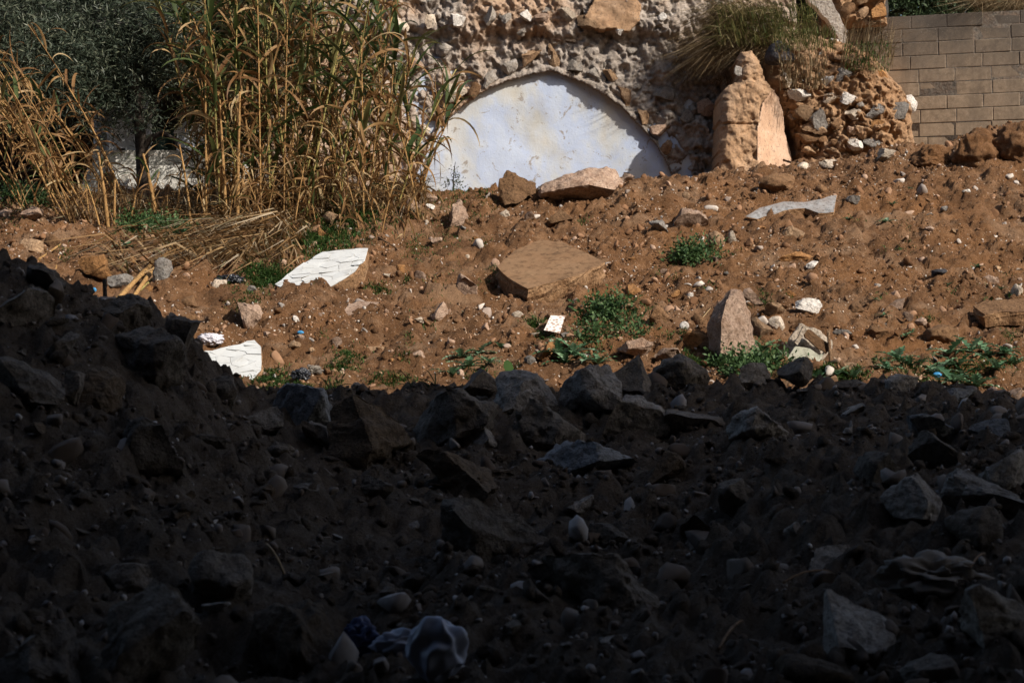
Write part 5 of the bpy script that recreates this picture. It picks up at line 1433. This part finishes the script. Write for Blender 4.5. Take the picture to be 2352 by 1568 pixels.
GP = [(760, 520, 60, 45, 2600), (820, 480, 60, 30, 1800), (720, 560, 40, 25, 900), (880, 440, 60, 16, 900), (600, 650, 45, 22, 1400), (640, 610, 30, 14, 500), (570, 680, 40, 14, 500), (620, 872, 45, 22, 1500), (1020, 452, 40, 16, 900), (1060, 445, 25, 14, 400),
      (1115, 452, 18, 14, 300), (950, 495, 14, 12, 250), (955, 560, 25, 12, 300), (875, 666, 30, 8, 350), (800, 820, 30, 14, 500), (785, 850, 25, 12, 300), (690, 900, 30, 12, 300), (60, 470, 90, 16, 1600), (40, 455, 80, 12, 900), (350, 520, 50, 20, 900), (390, 555, 40, 15, 500),
      (1760, 690, 12, 20, 160), (1900, 850, 40, 10, 500), (1960, 860, 35, 10, 400), (1640, 845, 50, 16, 900), (1740, 850, 40, 12, 700), (1590, 830, 30, 10, 300), (2120, 870, 30, 8, 300), (1230, 750, 16, 12, 260), (1250, 770, 14, 8, 120), (770, 890, 40, 10, 300), (900, 880, 60, 8, 300), (150, 585, 20, 20, 150), (1940, 352, 8, 8, 60), (520, 655, 20, 10, 200)]
_r = random.Random(21)
GP += [(1400, 735, 80, 45, 800), (1600, 592, 60, 20, 420), (1480, 700, 40, 20, 200), (1350, 790, 50, 14, 260), (1110, 850, 60, 12, 350), (2200, 850, 120, 25, 700), (2080, 855, 60, 16, 300), (1760, 850, 60, 12, 350)]
GP += [(_r.uniform(700, 2350), _r.uniform(500, 870), _r.uniform(8, 22), _r.uniform(5, 10), _r.randint(20, 70)) for _ in range(46)]
R_ = patch_roots(GP)
n = len(R_)
R2 = patch_roots([(780, 515, 70, 45, 1500), (850, 480, 70, 30, 1300), (900, 455, 60, 16, 700), (700, 560, 50, 25, 700), (620, 645, 50, 22, 700), (940, 470, 40, 14, 400)], seed=9)
l2 = RNG.normal(size=(len(R2), 3)) * np.array([1, 1, .1]); l2 /= np.linalg.norm(l2, axis=1)[:, None]
blades('green_grass', R2, RNG.uniform(.05, .14, len(R2)), 0.0045, l2, 'grass', 0.5, 31)
ln = RNG.normal(size=(n, 3)) * np.array([1, 1, .1]) + np.array([0, -.3, 0]); ln /= np.linalg.norm(ln, axis=1)[:, None]
blades('green_grass', R_, RNG.uniform(.02, .07, n), 0.0035, ln, 'grass', 0.45, 1)
# straw combed downhill under the reeds, and thatch about their feet
def straw_roots(n, boxes, seed):
    r = np.random.default_rng(seed)
    out = []
    for (u0, v0, u1, v1, k) in boxes:
        for _ in range(k):
            u, v = r.uniform(u0, u1), r.uniform(v0, v1)
            t = (v - v0) / (v1 - v0 + 1)
            Yc = np.interp(v, [440, 480, 530, 630, 700], [18.6, 18.0, 17.3, 16.0, 15.1])
            x = (u - CX) * Yc / F
            out.append((x, Yc, float(H(x, Yc)) + r.uniform(0, .04)))
    return np.array(out)
R_ = straw_roots(0, [(440, 540, 700, 615, 430), (400, 575, 600, 640, 200), (500, 505, 720, 560, 300), (260, 550, 420, 660, 110)], 3)
n = len(R_)
ln = np.stack([RNG.normal(-.7, .45, n), RNG.normal(-.45, .45, n), RNG.normal(-.22, .14, n)], -1)
blades('fallen_straw', R_, RNG.uniform(.14, .48, n), 0.010, ln, 'litter_leaf', 0.9, 2)
R_ = straw_roots(0, [(440, 430, 980, 500, 2200), (150, 450, 460, 520, 700)], 4)
n = len(R_)
ln = RNG.normal(size=(n, 3)) * np.array([1, .8, .25]); ln /= np.linalg.norm(ln, axis=1)[:, None]
blades('reed_litter', R_, RNG.uniform(.12, .45, n), 0.006, ln, 'litter_leaf', 0.6, 3)
# dry and green grass hanging over the wall top
def wall_grass(n, box, Y, seed, spread):
    r = np.random.default_rng(seed)
    u = r.uniform(box[0], box[2], n); v = r.uniform(box[1], box[3], n)
    Yv = Y + r.uniform(-spread, spread, n)
    return np.stack([(u - CX) * Yv / F, Yv, EYE + (CY - v) * Yv / F], -1)
for nm, mt, n, box, Y, hh, lx, cv, sd_ in [('dry_grass', 'dry_grass', 2400, (1640, 20, 1800, 140), 21.4, (.22, .55), -0.9, .8, 11), ('dry_grass', 'dry_grass', 700, (1560, 80, 1690, 190), 21.66, (.10, .26), -0.35, .9, 12),
                                          ('dry_grass', 'dry_grass', 260, (1930, 90, 2050, 170), 21.2, (.3, .6), 0.5, .35, 13), ('dry_grass', 'dry_grass', 350, (1790, 130, 1900, 210), 20.85, (.12, .3), -.2, .4, 14),
                                          ('green_grass', 'wall_green', 900, (1650, 25, 1880, 110), 21.25, (.12, .38), -0.6, .6, 15), ('green_grass', 'wall_green', 500, (1780, 70, 1920, 120), 20.9, (.08, .2), 0, .5, 16), ('green_grass', 'grass', 300, (1940, 100, 2045, 165), 21.0, (.04, .12), .2, .5, 17),
                                          ('dry_grass', 'dry_grass', 500, (2240, 12, 2380, 30), 22.3, (.15, .45), -.7, .9, 18)]:
    R_ = wall_grass(n, box, Y, sd_, .12)
    r = np.random.default_rng(sd_)
    ln = np.stack([r.normal(lx, .45, n), r.normal(-.45 if sd_ not in (11, 12) else -.12, .25 if sd_ not in (11, 12) else .08, n), r.normal(-.15 if sd_ not in (11, 12) else -.5, .2, n)], -1)
    blades(nm, R_, r.uniform(*hh, n), 0.0036 if mt == 'dry_grass' else 0.004, ln, mt, cv, sd_)

# --- thistles: rosettes of lobed leaves
M['thistle'] = leaf_mat('thistle_leaf', [(0.0, (0.05, 0.12, 0.055)), (0.6, (0.12, 0.23, 0.11)), (1.0, (0.27, 0.38, 0.24))], 0.2)
def lobed(seed):
    r = random.Random(seed)
    n = 11
    V, FC = [], []
    for i in range(n):
        t = i / (n - 1)
        w = 0.16 * (math.sin(math.pi * min(1, t * 1.05 + .05)) ** .7) * (1.25 if i % 2 else 0.5) * r.uniform(.85, 1.15) + .008
        z = 0.30 * t - 0.42 * t * t
        s = 0.05 if i % 2 else 0
        V += [(t - s * .3, -w, z + .05 * (i % 2)), (t, 0, z - .015), (t - s * .3, w, z + .05 * (i % 2))]
    for i in range(n - 1):
        for s in (0, 1): FC.append((i * 3 + s, i * 3 + s + 1, i * 3 + s + 4, i * 3 + s + 3))
    me = bpy.data.meshes.new('leaf'); me.from_pydata(V, [], FC); me.materials.append(M['thistle'])
    return me
LOB = [lobed(s) for s in range(4)]
def thistle(u, v, size, label, group, nl=9, Y0=11.7):
    p = hit(u, v, Y0)
    e = empty('thistle', p + Vector((0, 0, .005)), label, 'plant', group)
    for i in range(nl):
        s = size * random.uniform(.6, 1.1)
        obj('leaf', random.choice(LOB), e, None, (0, 0, 0), (0, -random.uniform(0, .75), 6.283 * i / nl + random.gauss(0, .25)), (s, s, s))
    return e
TH = [(1060, 822, .16), (1100, 812, .15), (1125, 835, .14), (1075, 845, .17), (1150, 800, .13), (1040, 862, .16), (1285, 815, .19), (1320, 812, .2), (1345, 830, .17), (1300, 835, .18), (1375, 838, .14), (1265, 800, .12),
      (2062, 828, .18), (2090, 842, .17), (2040, 850, .15), (2180, 815, .2), (2230, 808, .18), (2270, 820, .2), (2310, 812, .17), (2200, 842, .18), (2290, 850, .17), (2150, 860, .19), (2190, 880, .2), (2240, 890, .18), (2210, 865, .16), (2330, 840, .14), (1920, 865, .15), (1960, 872, .14), (1880, 872, .14),
      (1755, 800, .16), (1745, 830, .14), (1660, 830, .12)]
TMARK = [('the terrazzo tile', 1275, 745), ('the tall standing block', 1685, 745), ('the wooden stake', 1908, 830), ('the dusty boulder', 2160, 770), ('the layered concrete lump', 2300, 710), ('the round leaved sprout', 1170, 850), ('the mossy tan stone', 1252, 808)]
for i, (u, v, s) in enumerate(TH):
    L = near_label(u, v, TMARK, 'small' if s < .155 else 'large', [('a', 'green'), ('a', 'grey green')], ['spreading', 'ragged', 'low', 'upright'], 'thistle rosette')
    thistle(u, v, s * (1.1 if L[2] == 'spreading' else 1), L[0], 'thistles along the foot of the bank', 10 if L[2] == 'spreading' else 8)
for u, v, s, lb in [(1945, 505, .07, 'tiny weed under the grey cement plate beside a dark hollow'), (2035, 512, .11, 'small weed in open earth right of the grey cement plate'), (2050, 472, .08, 'little weed high on the bank right of the cement plate'),
                    (2090, 435, .04, 'tiniest weed near the crest under the earth clods'), (1395, 690, .06, 'tiny weed sprig above the big green weed'), (2030, 728, .10, 'weed left of a pink split stone'), (2080, 775, .09, 'weed downhill of the purplish chip'),
                    (2095, 765, .06, 'small weed sprig beside the dusty boulder'), (2245, 615, .09, 'grassy weed sprig uphill of the pink stone near the picture edge'), (2300, 665, .08, 'weed between two pink stones at the picture edge'), (2010, 690, .05, 'tiny weed left of the pink stone'),
                    (2180, 655, .05, 'tiny weed in bare earth near a dark hole'), (290, 570, .14, 'pale lobed weed growing at the foot of the reeds'), (330, 545, .12, 'lobed weed in the reed shade'), (380, 520, .16, 'large lobed weed under the reeds in shade'), (420, 540, .15, 'lobed weed at the shaded foot of the tall clump'),
                    (950, 490, .07, 'small grass weed by the bright white chip'), (1600, 590, .05, 'weed seedling beside the leafy weed')]:
    thistle(u, v, s, lb, None, 8)
# --- bushy weeds
def weed(u0, v0, u1, v1, n, label, mat='weed_leaf', leaf=.036):
    uc = (u0 + u1) / 2
    p = hit(uc, v1)
    root = empty('leafy_weed', p, label, 'plant')
    bl = []
    cs = [(random.uniform(-.75, .75), random.uniform(-.7, .7)) for _ in range(9)]
    for _ in range(60):
        a, b = random.choice(cs)
        a, b = a + random.gauss(0, .17), b + random.gauss(0, .17)
        q = hit(uc + a * (u1 - u0) * .5, (v0 + v1) / 2 + b * (v1 - v0) * .5)
        bl.append((q + Vector((0, -0.01, random.uniform(-.01, .02))), random.uniform(.015, .045)))
    v, f = leaf_cloud(bl, n, leaf, leaf * .28, int(u0), 6)
    o = obj('foliage', mesh_np('foliage', v - np.array(p), [f], False), root, M[mat])
    return root
M['weed_leaf'] = leaf_mat('weed_leaf', [(0.0, (0.03, 0.065, 0.018)), (0.6, (0.065, 0.13, 0.04)), (1.0, (0.14, 0.22, 0.08))], 0.25, True)
weed(1335, 690, 1480, 790, 2700, 'big sprawling dark green weed in the lower middle of the bank')
weed(1535, 568, 1655, 612, 1500, 'leafy green weed overhanging a dark hollow uphill of the standing block')
weed(1590, 828, 1790, 870, 2600, 'low weed bed at the foot of the tall standing block')
weed(280, 500, 450, 560, 3600, 'dark green weeds in the shade under the reeds')
weed(0, 445, 130, 480, 3200, 'bright green ground weeds beyond the leaning reeds')
YS = hit(1040, 436).y
SG = empty('grey_sprig', P(1042, 436, YS), 'little grey green sprig standing before the blue plaster of the arch', 'plant')
limb('stem', [P(1042, 440, YS), P(1041, 415, YS), P(1043, 390, YS), P(1046, 372, YS)], .008, .003, 'bark', SG)
v, f = leaf_cloud([(P(1035, 412, YS), .045), (P(1052, 408, YS), .04), (P(1042, 420, YS), .05)], 260, .03, .006, 77, 6)
obj('foliage', mesh_np('foliage', v - np.array(SG.location), [f], False), SG, M['olive_leaf'])

# ================================================================== litter and small things
for i, (a, b, r, mt, lb) in enumerate([((252, 716), (352, 612), .022, 'cane', 'thick fallen reed cane lying from the dark heap up to the straw'), ((300, 700), (402, 566), .017, 'cane', 'longest fallen reed cane beside the smooth grey slab stone'),
                                       ((322, 670), (392, 608), .009, 'cane_green', 'thin yellow fallen reed stem across the smooth grey slab stone'), ((90, 600), (140, 565), .010, 'cane', 'short fallen stem near the leftmost stones'),
                                       ((125, 635), (140, 590), .008, 'cane', 'broken dry stem at the heap edge on the left'), ((870, 548), (915, 575), .007, 'wood', 'brown twig right of the grass under the reeds'),
                                       ((385, 737), (455, 741), .006, 'wood', 'reddish dry stem lying above the plastic bag'), ((2070, 882), (2150, 880), .010, 'wood', 'dark twig lying among the thistles'), ((1610, 735), (1632, 710), .005, 'straw', 'pale straw left of the standing block'), ((1800, 372), (1828, 381), .012, 'wood', 'grey splinter of board on the crest under the pillar')]):
    pa, pb = hit(*a), hit(*b)
    up = Vector((0, -.01, r * 1.4))
    stick('fallen_cane' if 'cane' in mt else 'twig', pa + up, pb + up, r, mt, lb, 'cane' if 'cane' in mt else 'twig', mid=(pa + pb) / 2 + up + Vector((0, 0, max(0, float(H((pa.x + pb.x) / 2, (pa.y + pb.y) / 2)) - (pa.z + pb.z) / 2 + .02))), r1=r * .75, nodes=3)
stick('stake', P(242, 706, 9.3), P(240, 642, 9.35), .010, 'bark', 'short dark stick standing up on the skyline of the heap', 'stick')
for a, b, mt, lb, r in [((655, 1330), (612, 1262), 'straw', 'pale thin stick on the heap below the large smooth boulder', .004), ((985, 1118), (1092, 1158), 'wood', 'curved thin root on the heap below the dark brown boulder', .005), ((1488, 1190), (1514, 1155), 'white', 'pale splinter in the central hollow', .004),
                        ((1650, 1500), (1705, 1440), 'wood', 'grey twig at the bottom left of the split rock', .005), ((1800, 1345), (1905, 1325), 'wood', 'curly root above the split rock', .004), ((2225, 1320), (2262, 1285), 'wood', 'thin twig above the cloth sack', .004)]:
    pa, pb = hit(*a, 4.6), hit(*b, 4.6)
    stick('twig', pa + Vector((0, 0, .012)), pb + Vector((0, 0, .02)), r, mt, lb, 'twig', mid=(pa + pb) / 2 + Vector((0, -.01, .05)))

def crumple(name, bb, mat, label, cat, Y0=11.7, amp=0.3, sc=2.2, seed=0, level=5, dk=0.8, sink=0.15):
    u0, v0, u1, v1 = bb
    p = hit((u0 + u1) / 2, v1 - sink * (v1 - v0), Y0)
    w, h = (u1 - u0) * p.y / F, (v1 - v0) * p.y / F
    v, f = ico(level)
    n = v.copy()
    s = -np.abs(fbm(v[:, 0] * sc + seed, v[:, 1] * sc, v[:, 2] * sc + seed, 3 if sc > 2.5 else 2, 0.4)) + 0.4 * fbm(v[:, 0] * sc * .6, v[:, 1] * sc * .6 + seed, v[:, 2] * sc * .6, 2)
    v = v + n * (amp * s)[:, None] * 1.6
    v = fit(v, w, max(dk * w * .7, h * .6), h)
    c = P((u0 + u1) / 2, (v0 + v1) / 2, p.y)
    return tag(obj(name, mesh_np(name, v, [f]), mat=M[mat], loc=c), label, cat)
def plain(name, col, rough=0.45, var=0.25):
    m, nt, b = material(name)
    c = mix(nt, math_n(nt, 'MULTIPLY', noise(nt, coords(nt, True), 18, 5, .65), var * 2), col, tuple(x * .45 for x in col))
    nt.links.new(c, b.inputs['Base Color']); b.inputs['Roughness'].default_value = rough
    b.inputs['Specular IOR Level'].default_value = 0.5
    return m
M['bag'] = plain('clear_white_plastic', (0.72, 0.70, 0.76), .25)
M['black_plastic'] = plain('black_plastic', (0.03, 0.032, 0.04), .3)
M['blue_plastic'] = plain('blue_plastic', (0.05, 0.28, 0.55), .4)
M['cloth'] = plain('dusty_sackcloth', (0.22, 0.19, 0.16), .9)
M['white_bag'] = plain('bluish_white_bag', (0.27, 0.29, 0.36), .4)
M['navy'] = plain('navy_print', (0.03, 0.05, 0.14), .5)
crumple('plastic_bag', (448, 764, 517, 797), 'bag', 'crumpled clear plastic bag above the bright white cracked slab', 'bag', amp=.35, sc=4)
crumple('rag', (488, 628, 562, 656), 'black_plastic', 'dark rag under the fallen straw', 'rag', amp=.5, sc=4, seed=3)
crumple('plastic_sheet', (666, 842, 716, 880), 'black_plastic', 'torn black plastic in the grass behind the heap notch', 'plastic', amp=.5, sc=3, seed=5)
crumple('plastic_sheet', (690, 836, 745, 862), 'cloth', 'grey brown torn plastic in the grass behind the heap notch', 'plastic', amp=.5, sc=3, seed=6)
for bb, lb in [((682, 759, 699, 769), 'blue plastic scrap near the triangular pinkish stone'), ((2142, 854, 2164, 868), 'bright blue bottle cap scrap in the thistle bed'), ((212, 660, 222, 672), 'tiny blue plastic scrap at the heap edge under the orange stone')]:
    crumple('plastic_scrap', bb, 'blue_plastic', lb, 'litter', amp=.2, level=3)
crumple('cloth_sack', (2000, 1262, 2292, 1386), 'cloth', 'folded dusty cloth sack on the right of the dark heap', 'sack', 4.6, .55, 1.7, 9, 5, .6)
WB = crumple('plastic_bag', (930, 1412, 1078, 1580), 'white_bag', 'rounded bluish white plastic bag at the bottom of the heap', 'bag', 4.6, .3, 1.0, 4, 5, .6)
crumple('plastic_bag', (845, 1440, 1010, 1520), 'white_bag', 'flattened pale plastic bag beside the rounded bluish one', 'bag', 4.6, .4, 1.2, 14, 5, .6)
crumple('plastic_bag', (778, 1412, 880, 1520), 'navy', 'dark blue plastic bag between the big brown boulder and the white bags', 'bag', 4.6, .45, 1.8, 24, 5, .6)
# sprout with a round leaf on the crest
YQ = hit(1168, 866, 9.0).y
SP = empty('sprout', P(1172, 868, YQ), 'single round leaved sprout on the crest of the dark heap', 'plant')
limb('stem', [P(1172, 870, YQ), P(1170, 855, YQ), P(1168, 840, YQ)], .004, .003, 'bark', SP)
prism('leaf', [(1162, 855), (1156, 842), (1158, 830), (1166, 826), (1176, 834), (1180, 846), (1175, 856), (1168, 858)], YQ - .01, .003, 'grass', SP, lambda u, v: (v - 840) * -.0006, .1)
for u, v, hh, ln in [(945, 893, .11, -.4), (985, 890, .08, -.5), (1000, 885, .10, -.2), (760, 905, .12, .1), (905, 895, .08, .3)]:
    p = hit(u, v, 9.0)
    e = empty('grass_tuft', p, 'dark grass tuft ' + {945: 'behind the broad faceted crest block', 985: 'between the two crest blocks', 1000: 'beside the pale tipped crest block', 760: 'in the notch of the heap', 905: 'behind the big dark brown block'}[u], 'grass')
    for k in range(4):
        l = hh * random.uniform(.8, 1.6)
        obj('blade', random.choice(GREEN), e, None, (0, 0, 0), (0, 0, random.uniform(0, 6.28) if k else (3.1 if ln < 0 else 0)), (l, l, l))
